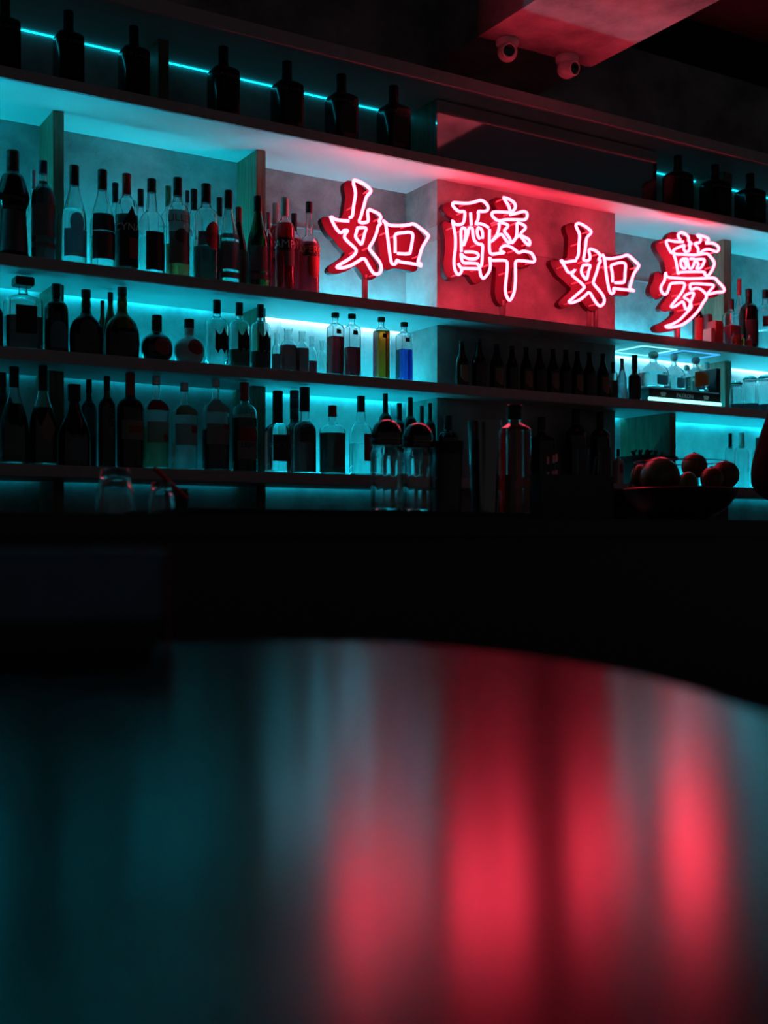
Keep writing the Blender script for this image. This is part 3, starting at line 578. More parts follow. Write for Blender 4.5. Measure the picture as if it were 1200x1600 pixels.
bottle('red-capped bottle with a black pointed label', 198, 272, 36, 2, .075, 'round', M_clear, (.58, L_dark), C_red, zc=.79, labs=[('point', P_blk, .06, .66, 62, 8), ('rect', P_red, .14, .34, 30, 26)], texts=[('CYNAR', I_wht, .45, .075, 4)])
bottle('small clear bottle with a black screw cap behind the red-capped bottle', 220, 296, 26, 2, .20, 'round', M_clear, (.5, L_water), C_blk, zc=.82)
bottle('clear vodka bottle with a bulging neck and a black square label', 237, 280, 41, 2, .075, 'vodka', M_clear, None, C_blk, labs=[('rect', P_blk, .05, .44, 44, 0)])
bottle('green-capped bottle behind the white labelled aperitif', 263, 291, 26, 2, .20, 'round', M_clear, (.6, L_water), C_grn, zc=.80)
bottle('aperitif bottle with a tall white label and orange liquid', 277.5, 278, 37, 2, .07, 'round', M_clear, (.34, L_orange), C_blk, zc=.82, labs=[('rect', P_gry, .14, .455, 64, 0), ('rect', P_wht, .46, .66, 66, 0), ('circle', P_drk, .34, .48, 34, 0)], texts=[('LILLET', I_red, .585, .075, 0)])
bottle('thin bottle with a white neck band in the back row of the neon shelf', 292.5, 298, 19, 2, .225, 'long', M_frost, None, C_blk, zc=.88)
bottle('black-capped bottle in the back row beside the round red label', 303, 296, 28, 2, .15, 'round', M_clear, (.5, L_water), C_blk, zc=.79)
bottle('clear vermouth bottle with a round red label', 322, 288, 40, 2, .075, 'round', M_clear, (.36, L_dark), C_blk, zc=.81, labs=[('rect', P_gry, .36, .50, 60, 0), ('circle', P_red, .32, .60, 40, 14)], texts=[('MARTINI', I_blk, .465, .05, 14)])
bottle('dark-capped bottle in the back row, left of the second divider', 343, 309, 24, 2, .15, 'slope', M_clear, (.4, L_water), C_blk)
bottle('clear dry vermouth bottle with a grey label, left of the red cork', 357, 298, 33, 2, .07, 'slope', M_clear, (.52, L_water), C_blk, zc=.81, labs=[('rect', P_gry, .16, .45, 66, 0), ('rect', P_gry, .07, .13, 66, 0), ('rect', P_blu, .48, .53, 60, 0)])
bottle('slim red-capped bottle with a tan label behind the dry vermouths', 373, 324, 26, 2, .13, 'slope', M_brown, (.5, L_brown), C_red, zc=.82, labs=[('rect', P_tan, .05, .48, 70, 0)])
bottle('green sloping vermouth bottle lit half cyan, half red, at the second divider', 403, 307, 34, 2, .065, 'slope', M_green, (.56, L_green), C_blk, zc=.83, labs=[('rect', P_gry, .18, .45, 66, 0), ('rect', P_gry, .09, .15, 66, 0)])
bottle('orange-capped bottle of red bitter mostly hidden at the second divider', 419, 332, 16, 2, .135, 'round', M_clear, (.70, L_red), C_red, zc=.80)
bottle('red bitter bottle with a pale cap, partly hidden by its twin', 431, 318, 29, 2, .19, 'round', M_clear, (.76, L_red), C_teal, zc=.78, labs=[('rect', P_blk, .36, .52, 62, 0)], texts=[('CAMPARI', I_wht, .455, .075, 0)])
bottle('red bitter bottle with a tall pale cap and a black name band in front', 445, 309, 31, 2, .06, 'round', M_clear, (.72, L_red), C_teal, zc=.80, labs=[('rect', P_blk, .42, .56, 64, 0), ('rect', P_gry, .26, .42, 34, 10)], texts=[('CAMPARI', I_wht, .495, .085, 0)])
bottle('dark-capped bottle of red liqueur behind the two aperitivo bottles', 459.5, 334, 25, 2, .15, 'round', M_clear, (.70, L_red), C_blk, zc=.80)
bottle('long-necked bottle of orange-red aperitivo, last before the first neon sign', 483, 316, 33, 2, .065, 'long', M_clear, (.56, L_red), C_blk, zc=.88, labs=[('slant', P_drk, .40, .55, 62, 0), ('shield', P_red, .17, .40, 40, 4)], texts=[('APEROL', I_org, .475, .075, 0)])
# second shelf, right of the signs
bottle('slim patterned red bottle behind the last neon sign', 1090, 462, 17, 2, .14, 'beer', M_blkg, None, C_red, labs=[('rect', P_red, .08, .56, 80, 0)])
bottle('clear square decanter bottle beside the last neon sign', 1143, 468, 24, 2, .07, 'gin', M_clear, (.45, L_red), C_blk, nn=5)
bottle('slim bottle with a tall dark cap at the right-hand wooden divider', 1155, 436, 17, 2, .15, 'slope', M_clear, None, C_red, zc=.78)
bottle('round-shouldered dark red bottle right of the last neon sign', 1170, 452, 28, 2, .075, 'round', M_brown, (.7, L_dred), C_blk, zc=.88, labs=[('rect', P_drk, .10, .48, 66, 0)])
bottle('clear bottle with a dark band label at the right frame edge', 1196, 453, 26, 2, .075, 'round', M_clear, (.35, L_water), C_blk, zc=.86, labs=[('rect', P_red, .40, .56, 66, 0)])
bottle('tiny amber sample bottle in front of the red-lit decanter', 1147, 519, 8, 2, .025, 'round', M_clear, (.6, L_amber), C_blk)
bottle('tiny amber sample bottle in front of the dark red bottle', 1160, 523, 9, 2, .025, 'round', M_clear, (.6, L_amber), C_red)
bottle('tiny red sample bottle rightmost of the row of samples', 1171, 524, 9, 2, .025, 'round', M_clear, (.6, L_red), C_gold)

# third shelf
bottle('amber bottle cut by the left frame edge on the middle shelf', -13, 458, 34, 3, .06, 'round', M_amber, (.7, L_amber), C_gold)
bottle('square amaretto decanter with a big black square cap', 36, 434, 56, 3, .075, 'amaretto', M_clear, (.46, L_dred), C_blk, nn=6, ky=.8, labs=[('rect', P_blk, .22, .60, 30, 0)])
bottle('dark brown bottle with a pale arched label beside the amaretto decanter', 88, 444, 37, 3, .075, 'round', M_brown, (.6, L_dark), C_blk, zc=.83, labs=[('arch', P_blu, .08, .45, 44, 0)])
bottle('dark flat-sided flask with a broad round body and short neck', 134.5, 453, 53, 3, .075, 'flask', M_brown, (.5, L_dark), C_blk, zc=.88, ky=.6, cr=.28, labs=[('circle', P_drk, .20, .54, 34, 0)])
bottle('short bottle with a black cap glimpsed behind the broad flask', 160, 470, 17, 3, .20, 'slope', M_amber, (.5, L_amber), C_blk)
bottle('slim amber bottle behind the orange liqueur flask', 172.5, 457, 22, 3, .16, 'slope', M_amber, (.5, L_amber), C_blk, zc=.86)
bottle('amber orange-liqueur flask with a bulging neck and framed label', 191, 449, 55, 3, .075, 'flask', M_amber, (.42, L_dark), C_blk, zc=.88, ky=.7, labs=[('rect', P_drk, .10, .37, 34, 10)])
bottle('dark ball-shaped liqueur bottle with a dull red oval', 245, 493, 50, 3, .075, 'ball', M_blkg, None, C_blk, cr=.33, labs=[('circle', P_red, .14, .50, 36, 8)])
bottle('pale ball-shaped liqueur bottle with a bright red oval', 295.5, 499, 49, 3, .075, 'ball', M_cream, None, C_blk, zc=.80, cr=.32, labs=[('circle', P_red, .20, .54, 34, 8)])
bottle('clear gin bottle with a black ornate label, leftmost of three alike and nearly empty', 339, 469, 36, 3, .06, 'gin', M_clear, (.10, L_water), C_blk, labs=[('ornate', P_blk, .18, .58, 46, 16)])
bottle('clear gin bottle with a black ornate label, middle one of three alike', 374, 473, 33, 3, .06, 'gin', M_clear, (.28, L_dark), C_blk, labs=[('ornate', P_blk, .22, .60, 46, 16)])
bottle('clear gin bottle with a black ornate label, rightmost of three alike', 407, 476, 32, 3, .06, 'gin', M_clear, (.28, L_dark), C_blk, labs=[('ornate', P_blk, .22, .60, 46, 14)])
bottle('uncapped apothecary bottle behind, just right of the three gin bottles', 432, 521, 15, 3, .12, 'jar', M_clear, (.5, L_dred))
bottle('stout uncapped apothecary bottle of dark red syrup, larger of two', 450.5, 514, 27, 3, .06, 'jar', M_clear, (.62, L_dred))
bottle('uncapped apothecary bottle of dark red syrup, smaller of two', 472, 518, 22, 3, .06, 'jar', M_clear, (.60, L_dred))
bottle('small apothecary bottle with a little red liquid in the back row', 487, 526, 17, 3, .15, 'jar', M_clear, (.42, L_red))
bottle('small empty apothecary bottle left of the tall red square bottles', 503, 533, 17, 3, .15, 'jar', M_clear, None)
for (u, v, w, lv, lm, lab) in ((524, 489, 22, .62, L_red, 'tall square corked bottle filled high with red liquid'), (550, 491, 22, .47, L_red, 'tall square corked bottle half filled with red liquid'),
                               (596, 496, 21, .78, L_amber, 'tall square corked bottle full of amber liquid'), (631.5, 504, 21, .54, L_blue, 'tall square corked bottle half filled with blue liquid')):
    bottle(lab, u, v, w, 3, .05, 'tall_square', M_clear, (lv, lm), C_cork, nn=9, labs=[('rect', P_drk, .66, .73, 20, 0)], seg=32, cr=.56)
# beer bottles in the dark bay
for i, (u, v, lab) in enumerate(((721, 533, 'brown beer bottle leftmost in the dark bay under the neon signs'), (748, 530, 'brown beer bottle second from left in the dark bay, edge lit cyan'),
                    (776, 538, 'brown beer bottle third from left in the dark bay'), (800, 541, 'brown beer bottle fourth from left in the dark bay'), (822, 543, 'brown beer bottle fifth from left in the dark bay'),
                    (843, 545, 'brown beer bottle at the middle of the dark bay'), (864, 546, 'brown beer bottle fifth from right in the dark bay'), (884, 547, 'brown beer bottle fourth from right in the dark bay'),
                    (902, 549, 'brown beer bottle third from right in the dark bay'), (921, 551, 'brown beer bottle second from right in the dark bay'), (942, 553, 'brown beer bottle rightmost in the dark bay, edge lit cyan'))):
    bottle(lab, u, v, 22 if u < 800 else 19, 3, .05, 'beer', M_brown, (.62, L_dark), C_blk, cr=.44, labs=[('shield', P_drk if i % 2 else P_tan, .10, .46, 52, 10)], group='beer bottles in the dark bay', name='beer_bottle')
bottle('small black-capped bottle right of the beer bottles', 958, 566, 15, 3, .05, 'round', M_clear, (.5, L_dred), C_blk, zc=.70)
bottle('slim pale blue frosted bottle beside the lit display', 972, 560, 15, 3, .05, 'slope', M_frost, None, C_teal, zc=.72)
bottle('slim dark red bottle with a long cap beside the lit display', 991.5, 555, 20, 3, .055, 'pucker', M_brown, (.6, L_dred), C_blk, zc=.70)

# fourth shelf
bottle('dim bottle with a black cap cut by the left frame edge on the lowest shelf', 4, 582, 30, 4, .15, 'round', M_navy, (.5, L_dark), C_blk)
bottle('flared clear bottle with a long black neck, leftmost on the lowest shelf', 22, 573, 45, 4, .075, 'cone', M_clear, (.62, L_dark), C_blk, zc=.79)
bottle('dim wide-shouldered bottle with a diamond label at the first divider', 67, 572, 43, 4, .075, 'cone', M_clear, (.58, L_dark), C_blk, zc=.75, labs=[('diamond', P_tan, .20, .54, 36, 10)])
bottle('black bell bottle with a round pale badge near its base', 116, 601, 50, 4, .07, 'cone', M_blkg, None, C_blk, zc=.80, cr=.40, labs=[('circle', P_blu, .06, .34, 36, 0)])
bottle('dim bottle with a pale tall label behind the round-badge bottle', 139, 593, 24, 4, .16, 'round', M_navy, None, C_blk, labs=[('shield', P_blu, .34, .74, 50, 0)])
bottle('tall dim bottle with a vertical-lettered shield label', 167, 588, 26, 4, .055, 'round', M_navy, None, C_blk, labs=[('shield', P_gry, .34, .84, 40, 10)], texts=[('BAYAM', I_blk, .60, .07, 10, 1)])
bottle('dark square-shouldered bottle with a tall maroon cap', 203.5, 583, 42, 4, .075, 'gin', M_blkg, None, C_red, zc=.62, cr=.36, labs=[('rect', P_wht, .30, .50, 56, 0), ('rect', P_red, .37, .44, 34, 10)])
bottle('syrup bottle with a floral white label, leftmost of three', 244, 587, 39, 4, .07, 'stout', M_clear, (.45, L_green), C_sil, zc=.90, labs=[('rect', P_wht, .28, .50, 62, 0), ('circle', P_red, .29, .38, 16, 30), ('rect', P_red, .62, .74, 60, 0)])
bottle('syrup bottle with a floral white label, middle one of three', 288, 598, 40, 4, .07, 'stout', M_clear, (.30, L_water), C_sil, zc=.90, labs=[('rect', P_wht, .28, .52, 62, 0), ('rect', P_red, .42, .50, 22, 34), ('rect', P_tan, .62, .74, 60, 0)])
bottle('syrup bottle of red liquid with a floral white label, rightmost of three', 337, 590, 42, 4, .07, 'stout', M_clear, (.44, L_dred), C_sil, zc=.90, labs=[('rect', P_wht, .28, .50, 62, 0), ('rect', P_red, .44, .49, 18, 30), ('rect', P_wht, .62, .76, 60, 0)])
bottle('liqueur bottle with a domed red and white label before the second divider', 382, 598, 40, 4, .07, 'round', M_clear, (.60, L_dark), C_red, zc=.80, labs=[('rect', P_wht, .14, .34, 56, 0), ('arch', P_red, .34, .50, 50, 0)], texts=[('LEJAY', I_blk, .30, .055, 0)])
bottle('clear schnapps bottle with a long black neck and a dark round label', 434, 611, 36, 4, .06, 'pucker', M_clear, (.70, L_water), C_blk, zc=.60, nn=4, labs=[('rect', P_drk, .14, .46, 46, 0)], texts=[('PUCKER', I_gry, .33, .06, 0)])
bottle('reddish bottle with a long neck, half hidden behind its neighbour', 460, 610, 32, 4, .15, 'pucker', M_clear, (.7, L_dred), C_blk, zc=.66)
bottle('reddish liqueur bottle with a long dark neck and tan label', 476, 605, 36, 4, .06, 'pucker', M_clear, (.60, L_dred), C_blk, zc=.72, labs=[('rect', P_drk, .36, .52, 50, 0)])
bottle('stout round-shouldered bottle with an arched grey label', 519.5, 634, 41, 4, .06, 'stout', M_clear, (.60, L_dark), C_red, zc=.84, labs=[('arch', P_gry, .10, .58, 34, 10)])
bottle('clear spirit bottle with a dark red square label', 564, 619, 37, 4, .06, 'vodka', M_clear, (.40, L_water), C_blk, zc=.80, labs=[('rect', P_red, .18, .52, 40, 26)])
for (u, v, w, lab) in ((602, 615, 22, 'black-necked bottle behind the left glass jar'), (624, 630, 22, 'black-necked bottle seen between the two glass jars'), (641, 621, 22, 'black-necked bottle behind the right glass jar'),
                       (659, 634, 18, 'short dark bottle right behind the right glass jar, lower of two'), (672, 630, 18, 'dark bottle beside the concrete column, behind the right glass jar')):
    bottle(lab, u, v, w, 4, {602: .07, 624: .12, 641: .07, 659: .15, 672: .085}[u], 'round', M_blkg, None, C_blk, zc=.66)
for (u, v, w, lab) in ((700, 650, 32, 'dim bottle on the lowest shelf above the short tin'), (846, 652, 34, 'dim square bottle on the lowest shelf right of the red-lit bottle'), (900, 640, 34, 'dim bottle on the lowest shelf behind the straws'), (938, 644, 32, 'dim bottle on the lowest shelf near the column edge')):
    bottle(lab, u, v, w, 4, .055, 'jd' if u == 846 else 'round', M_blkg, None, C_blk, zc=.75, nn=6 if u == 846 else 2, labs=[('rect', P_drk, .10, .50, 40, 10)])
for (u, v, w, lab, cap, lm) in ((1141, 677, 16, 'slim clear bottle with a grey neck band, left of a pair at lower right', C_blk, L_water), (1159, 676, 22, 'clear bottle with a pale neck, right of a pair at lower right', C_teal, L_water), (1184, 684, 18, 'small black-capped bottle beside the bartender', C_blk, L_yel)):
    bottle(lab, u, v, w, 4, .10, 'round', M_clear, (.3, lm), cap, zc=.72)
bottle('small carton-shaped bottle with a red badge at the column edge', 966, 702, 14, 4, .06, 'gin', M_cream, None, C_blk, nn=6, labs=[('circle', P_red, .3, .6, 30, 0)])

# ------------------------------------------------------------------ lit tequila display on the third shelf
yD = F_+.05
p0, p1 = xat(1016, yD), xat(1124, yD)
disp = empty('bottle_display', ((p0+p1)/2, yD, ZT[3]), 'lit bottle display stand with a dark name plate and glowing cyan bar', 'display stand')
hw = (p1-p0)/2
M_acr = mat('display_acrylic', (.75, .95, 1.0), .04, trans=1.0, ior=1.2)
M_orange = mat('ribbon_orange', (.80, .16, .02), .5)
bb = box('base_box', (-hw, .004, 0), (hw, .20, .060), M_blk, disp, bev=.002)
box('light_bar', (-hw-.012, -.006, .010), (hw+.010, .004, .024), emit('bar_cyan', (.25, .95, 1.0), 2.4), disp, bev=.003)
box('tray', (-hw-.05, .0, .062), (hw, .21, .067), M_frost, disp, bev=.001)
box('tray_light', (-hw, .195, .068), (hw, .203, .074), emit('tray_cyan', (.05, .80, 1.0), 14.0), disp)
box('side_panel', (hw+.004, .02, 0), (hw+.030, .12, .175), M_blk, disp, bev=.002)
V, Fc = text_geo('PATRON')
mk('lettering', [Vector((x*.018, .0030, .032+y*.018)) for x, y, _ in V], Fc, I_wht, bb, smooth=False)
for s in (-1, 1):      # bee-like emblem either side of the name
    cx = s*hw*.62
    for (dx, dz, rx, rz_) in ((0, .008, .006, .009), (-.009, .010, .008, .005), (.009, .010, .008, .005), (-.007, .002, .006, .004), (.007, .002, .006, .004)):
        pts = [Vector((cx+dx+rx*math.cos(2*math.pi*i/12), .0028, .034+dz+rz_*math.sin(2*math.pi*i/12))) for i in range(12)]
        mk('emblem', pts, [tuple(range(12))], I_wht, bb, smooth=False)
TQ = []
for (u, v, w, dy, lab) in ((1021, 549, 40, .055, 'squat clear tequila bottle with a ball stopper, leftmost on the lit display'), (1053, 553, 30, .085, 'squat clear tequila bottle with a ball stopper, second on the lit display'),
                   (1073, 570, 24, .135, 'small squat tequila bottle in the rear of the lit display'), (1087, 558, 34, .05, 'squat tequila bottle wearing an orange sash on the lit display'), (1104, 566, 24, .14, 'squat tequila bottle at the rear right of the lit display')):
    y = yD+dy
    b = bottle(lab, u, v, w, 0, 0, 'tequila', M_clear, (.42, L_water), C_teal, nn=4, base=(ZT[3]+.067, y), group='tequila bottles on the lit display', labs=[('rect', P_blu, .08, .34, 30, 0)] if u != 1087 else [('slant', M_orange, .12, .62, 50, 0)])
# glowing bars added to stand for the light pattern cast on the board
for (uA, uB) in ((986, 1052), (1050, 1118)):
    xa, xb = xat(uA, F_+.10)+.02, xat(uB, F_+.10)-.02; ya, yb = .055, .24
    fr = empty('cast_light_square', ((xa+xb)/2, F_+.15, ZB[2]), 'thin square of glowing bars added for the light cast on the board, %s above the display' % ('left one' if uA < 1000 else 'right one'), 'light', 'cast light squares above the display')
    m_ = emit('cast_light_glow' if uA < 1000 else 'cast_light_glow_blue', (.25, .95, 1.0) if uA < 1000 else (.05, .45, 1.0), 1.3)
    w_ = (xb-xa)/2
    for lo, hi in (((-w_, -.095, -.004), (w_, -.088, -.0005)), ((-w_, .085, -.004), (w_, .092, -.0005)), ((-w_, -.095, -.004), (-w_+.008, .092, -.0005)), ((w_-.008, -.095, -.004), (w_, .092, -.0005))):
        box('cast_light_bar', lo, hi, m_, fr)
# swing-top jars right of the display
def jar(u, v, w, lab):
    y = F_+.075; t = at(u, v, y); R = px(u, y)*w/2; h = t.z-ZT[3]
    o = empty('storage_jar', (t.x, y, ZT[3]), lab, 'jar', 'clip-lid jars at the right end')
    P = chaikin([(0, .85*R), (.004, .97*R), (.01, R), (.62*h, R), (.75*h, .9*R), (.80*h, .74*R), (.86*h, .74*R)], 2)
    inn = [(max(z, .005), r-.003) for z, r in P]
    V, Fc = lathe([(0, 0)]+P+inn[::-1]+[(.005, 0)], R); mk('glass_body', V, Fc, M_clear, o)
    V, Fc = lathe([(.87*h, 0), (.87*h, .82*R), (.93*h, .84*R), (h, .5*R), (h, 0)], R); mk('lid', V, Fc, M_clear, o)
    V, Fc = tube([Vector((.80*R*math.cos(a), .80*R*math.sin(a), .865*h)) for a in [2*math.pi*i/20 for i in range(20)]], .0018, 6, True); mk('clip_wire', V, Fc, M_tin, o)
    V, Fc = lathe([(.0045, 0), (.0045, .9*R), (.22*h, .93*R), (.24*h, 0)], R); mk('contents', V, Fc, M_navy, o)
jar(1151, 596, 22, 'small glass jar directly right of the display')
jar(1172, 588, 26, 'glass clip-lid jar second right of the display')
jar(1197, 586, 30, 'glass clip-lid jar at the right frame edge')
# red cartons and tin under the last sign
def carton(u0, u1, v, y, m, lab, name='carton'):
    a = at(u0, v, y); xb = xat(u1, y)
    o = empty(name, ((a.x+xb)/2, y+.03, ZT[2]), lab, 'box', 'small packs under the last neon sign')
    hw = (xb-a.x)/2; h = a.z-ZT[2]
    box('body', (-hw, -.025, 0), (hw, .025, h-.006), m, o, bev=.0015)
    box('flap', (-hw+.001, -.024, h-.006), (hw-.001, .024, h), m, o, bev=.001)
carton(1120, 1132, 500, F_+.03, mat('carton_red', (.22, .03, .03), .5), 'red cardboard pack beneath the last neon sign')
carton(1108, 1115, 490, F_+.08, mat('carton_dark', (.08, .05, .05), .5), 'narrow dark pack behind the red ones under the last sign')
carton(1113, 1119, 512, F_+.02, mat('carton_pale', (.25, .17, .14), .5), 'small pale pack left of the red cardboard pack')

# ------------------------------------------------------------------ things on the bar
def onbar(u, y): return Vector((xat(u, y), y, 0))
def tumbler(u, v, w, y, lab, zb):
    t = at(u, v, y); R = px(u, y)*w/2; h = t.z-zb
    P = [(0, R*.98), (.003, R), (.55*h, R*.93), (.66*h, R*.80), (.98*h, R*.70), (h, R*.66)]
    P = chaikin(P, 2); inn = [(z, r-.0055) for z, r in P if z < .86*h]
    V, Fc = lathe(P+[(h, 0)], R, seg=28); V2, F2 = lathe(inn+[(.86*h, 0)], R, seg=28)
    n0 = len(V)
    # upturned glass: outer skin and inner skin joined at the rim
    V = V+V2; Fc = Fc+[tuple(i+n0 for i in f) for f in F2]+[(i, (i+1) % 28, n0+(i+1) % 28, n0+i) for i in range(28)]
    o = empty('tumbler', (t.x, y, zb), lab, 'glass', 'upturned glasses on the bar')
    mk('glass_body', V, Fc, M_clear, o, ang=60)
    return o
yb = 2.46
tumbler(180, 733, 64, yb, 'upturned tumbler on the bar at left, taller of two', BZ)
tumbler(252, 753, 44, yb, 'small upturned tumbler with a red stick leaning over it', BZ)
a = at(241, 731, yb+.06); b_ = at(292, 779, yb+.06); b_.z = max(b_.z, BZ+.006)
st = empty('muddler', (b_.x, b_.y, BZ), 'red stick leaning over the small tumbler', 'muddler')
V, Fc = tube([a-Vector((b_.x, b_.y, BZ)), (a+b_)/2-Vector((b_.x, b_.y, BZ)), b_-Vector((b_.x, b_.y, BZ))], [.006, .005, .0055], 10); mk('shaft', V, Fc, mat('stick_red', (.55, .03, .03), .3), st)
V, Fc = lathe([(-.003, 0), (-.003, .007), (.006, .009), (.012, .008), (.012, 0)], 1); mk('foot', [Vector(p)+Vector((0, 0, .003)) for p in V], Fc, C_blk, st)
c = at(279, 775, yb+.14)
cb = empty('bar_caddy', (c.x, c.y, BZ), 'small dark block-shaped holder right of the small tumbler', 'holder')
box('body', (-.020, -.015, 0), (.020, .02, c.z-BZ+.012), M_blk, cb, bev=.003); box('lid', (-.021, -.016, c.z-BZ+.012), (.021, .021, c.z-BZ+.018), M_tin, cb, bev=.002)
def glass_jar(u, v, w, y, lab):
    t = at(u, v, y); R = px(u, y)*w/2; h = t.z-MZ
    o = empty('ribbed_jar', (t.x, y, MZ), lab, 'jar', 'ribbed glass jars on the bar mat')
    V, Fc, seg = [], [], 48
    Po = chaikin([(0, .80*R), (.006, .93*R), (.03*h, .97*R), (.60*h, 1.0*R), (.66*h, .97*R), (.695*h, .86*R), (.72*h, .86*R)], 2)
    def ringp(z, r, rib): return [(r*(1+(rib*math.cos(12*a)))*math.sin(a), -r*(1+rib*math.cos(12*a))*math.cos(a), z) for a in [2*math.pi*i/seg for i in range(seg)]]
    rows = []
    for z, r in Po: rows.append(ringp(z, r, .022 if .05*h < z < .62*h else 0))
    for z, r in Po[::-1]: rows.append(ringp(max(z, .012), r-.0065, 0))
    for rw in rows: V += rw
    for a in range(len(rows)-1):
        for i in range(seg): j = (i+1) % seg; Fc.append((a*seg+i, a*seg+j, (a+1)*seg+j, (a+1)*seg+i))
    V += [(0, 0, 0), (0, 0, .012)]; n0 = len(V)-2
    for i in range(seg): j = (i+1) % seg; Fc.append((n0, j, i)); Fc.append((n0+1, (len(rows)-1)*seg+i, (len(rows)-1)*seg+j))
    mk('glass_body', V, Fc, M_clear, o, ang=60)
    V, Fc = lathe(chaikin([(.725*h, 0), (.725*h, .98*R), (.735*h, R), (.775*h, R), (.785*h, .98*R), (.80*h, .96*R), (.85*h, .98*R), (.92*h, .86*R), (.975*h, .58*R), (h, .25*R), (h, 0)], 1), R, seg=32); mk('dome_lid', V, Fc, M_lidg, o)
    V, Fc = tube([Vector((.965*R*math.cos(a), .965*R*math.sin(a), .79*h)) for a in [2*math.pi*i/28 for i in range(28)]], .0025, 6, True); mk('lid_ring', V, Fc, M_steel, o)
M_lidg = mat('smoked_lid', (.10, .06, .06), .10, metal=.85)
glass_jar(604, 656, 50, 2.50, 'ribbed glass jar with a smoked dome lid, left of the pair')
glass_jar(653, 661, 48, 2.52, 'ribbed glass jar with a smoked dome lid, right of the pair')
def tin(u, v, w, wb, y, m, lab, band=False):
    t = at(u, v, y); R = px(u, y)*w/2; r = px(u, y)*wb/2; h = t.z-MZ
    o = empty('shaker_tin', (t.x, y, MZ), lab, 'cocktail shaker', 'shaker tins on the bar mat')
    P = [(0, r*.94), (.004, r), (.02*h, r*1.0), (.97*h, R), (.985*h, R*1.02), (h, R*1.02), (h, R*.96), (.985*h, R*.95), (.05*h, r*.93), (.05*h, 0)]
    V, Fc = lathe([(0, 0)]+P, R, seg=36); mk('tin_body', V, Fc, m, o, ang=50)
    if band:
        V, Fc = lathe([(.82*h, R*.975), (.82*h, R*.99), (.99*h, R*1.035), (.99*h, R*1.022)], R, seg=36); mk('rubber_band', V, Fc, M_mat, o)
tin(700, 690, 46, 40, 2.50, M_tin, 'short dark shaker tin right of the glass jars', True)
tin(757, 658, 52, 38, 2.50, M_steel, 'tall polished shaker tin in the middle of the bar')
bottle('square clear bottle catching red neon light, beside the tall shaker', 804, 633, 41, 0, 0, 'tall_square', M_clear, (.80, L_redglow), C_blk, zc=.87, nn=6, base=(MZ, 2.50), cr=.58, seg=32, labs=[])  # pink-red liquid added to put the red neon glow into the colour
# straw caddy
cx = at(893, 744, 2.52)
x0, x1 = xat(842, 2.48), xat(955, 2.48)
cd = empty('straw_caddy', ((x0+x1)/2, 2.52, BZ), 'black bar caddy holding straws, right of the square bottle', 'caddy')
hw = (x1-x0)/2; hc = cx.z-BZ
for nm, lo, hi in (('front_wall', (-hw, -.05, 0), (hw, -.045, hc)), ('back_wall', (-hw, .065, 0), (hw, .07, hc)), ('side_wall', (-hw, -.045, 0), (-hw+.005, .065, hc)), ('side_wall', (hw-.005, -.045, 0), (hw, .065, hc)), ('bottom', (-hw+.005, -.045, 0), (hw-.005, .065, .005)), ('partition', (-.002, -.045, .005), (.002, .065, hc*.95))):
    box(nm, lo, hi, M_blk, cd)
rs = random.Random(4)
def straw(u, lean, L, m, lab, yy, grp):
    p = Vector((xat(u, yy), yy, BZ+.007))
    o = empty('straw', p, lab, 'straw', grp)
    tip = Vector((lean, rs.uniform(-.02, .01), L))
    if m == 'stripe':
        for k in range(8):
            V, Fc = tube([tip*(k/8), tip*((k+1)/8)], .0032, 8); mk('stripe', V, Fc, P_wht if k % 2 else P_blk, o)
    else:
        V, Fc = tube([Vector((0, 0, 0)), tip], .003, 8); mk('shaft', V, Fc, m, o)
for i, u in enumerate((856, 862, 868)): straw(u, -.010+.004*i, .17+.006*i, 'stripe', 'black and white striped paper straw in the caddy, %s of three' % ('left', 'middle', 'right')[i], 2.50+.015*i, 'striped paper straws')
for i, (u, ln, L) in enumerate(((906, -.018, .19), (912, .008, .20), (920, .02, .18), (930, .028, .20))): straw(u, ln, L, M_blk, 'black straw in the caddy, %s of four' % ('leftmost', 'second from left', 'third from left', 'rightmost')[i], 2.50+.012*i, 'black straws')
# fruit bowl with wire rim
x0, x1 = xat(962, 2.64), xat(1150, 2.64); zt = at(1050, 768, 2.64).z-BZ
ice = empty('ice_well', ((x0+x1)/2, 2.70, BZ), 'low black bar station behind the fruit bowl', 'bar station'); hw = (x1-x0)/2
box('housing', (-hw, -.03, 0), (hw, .07, zt), M_blk, ice, bev=.004); box('lid', (-hw*.98, -.028, zt), (hw*.98, .068, zt+.006), M_blk, ice, bev=.002)
yB = 2.48
bc = Vector((xat(1062, yB), yB, BZ)); Rb = px(1062, yB)*88
bowl = empty('fruit_bowl', bc, 'wide black bowl heaped with citrus at the right of the bar', 'bowl')
hb = at(1062, 765, yB).z-BZ
P = chaikin([(0, .42*Rb), (.004, .46*Rb), (.35*hb, .78*Rb), (.75*hb, .96*Rb), (hb, Rb)], 2)
V, Fc = lathe([(0, 0)]+P+[(z+.004, max(r-.006, .001)) for z, r in P[::-1]]+[(.006, 0)], Rb, seg=36); mk('bowl_shell', V, Fc, M_blk, bowl)
zw = at(1062, 722, yB).z-BZ
V, Fc = tube([Vector((Rb*.80*math.cos(a), Rb*.80*math.sin(a), zw)) for a in [2*math.pi*i/36 for i in range(36)]], .0016, 6, True); mk('wire_rim', V, Fc, M_tin, bowl)
for i in range(8):
    a = 2*math.pi*(i+.5)/8
    V, Fc = tube([Vector((Rb*.95*math.cos(a), Rb*.95*math.sin(a), hb*.97)), Vector((Rb*.80*math.cos(a), Rb*.80*math.sin(a), zw))], .0014, 6); mk('wire_strut', V, Fc, M_tin, bowl)
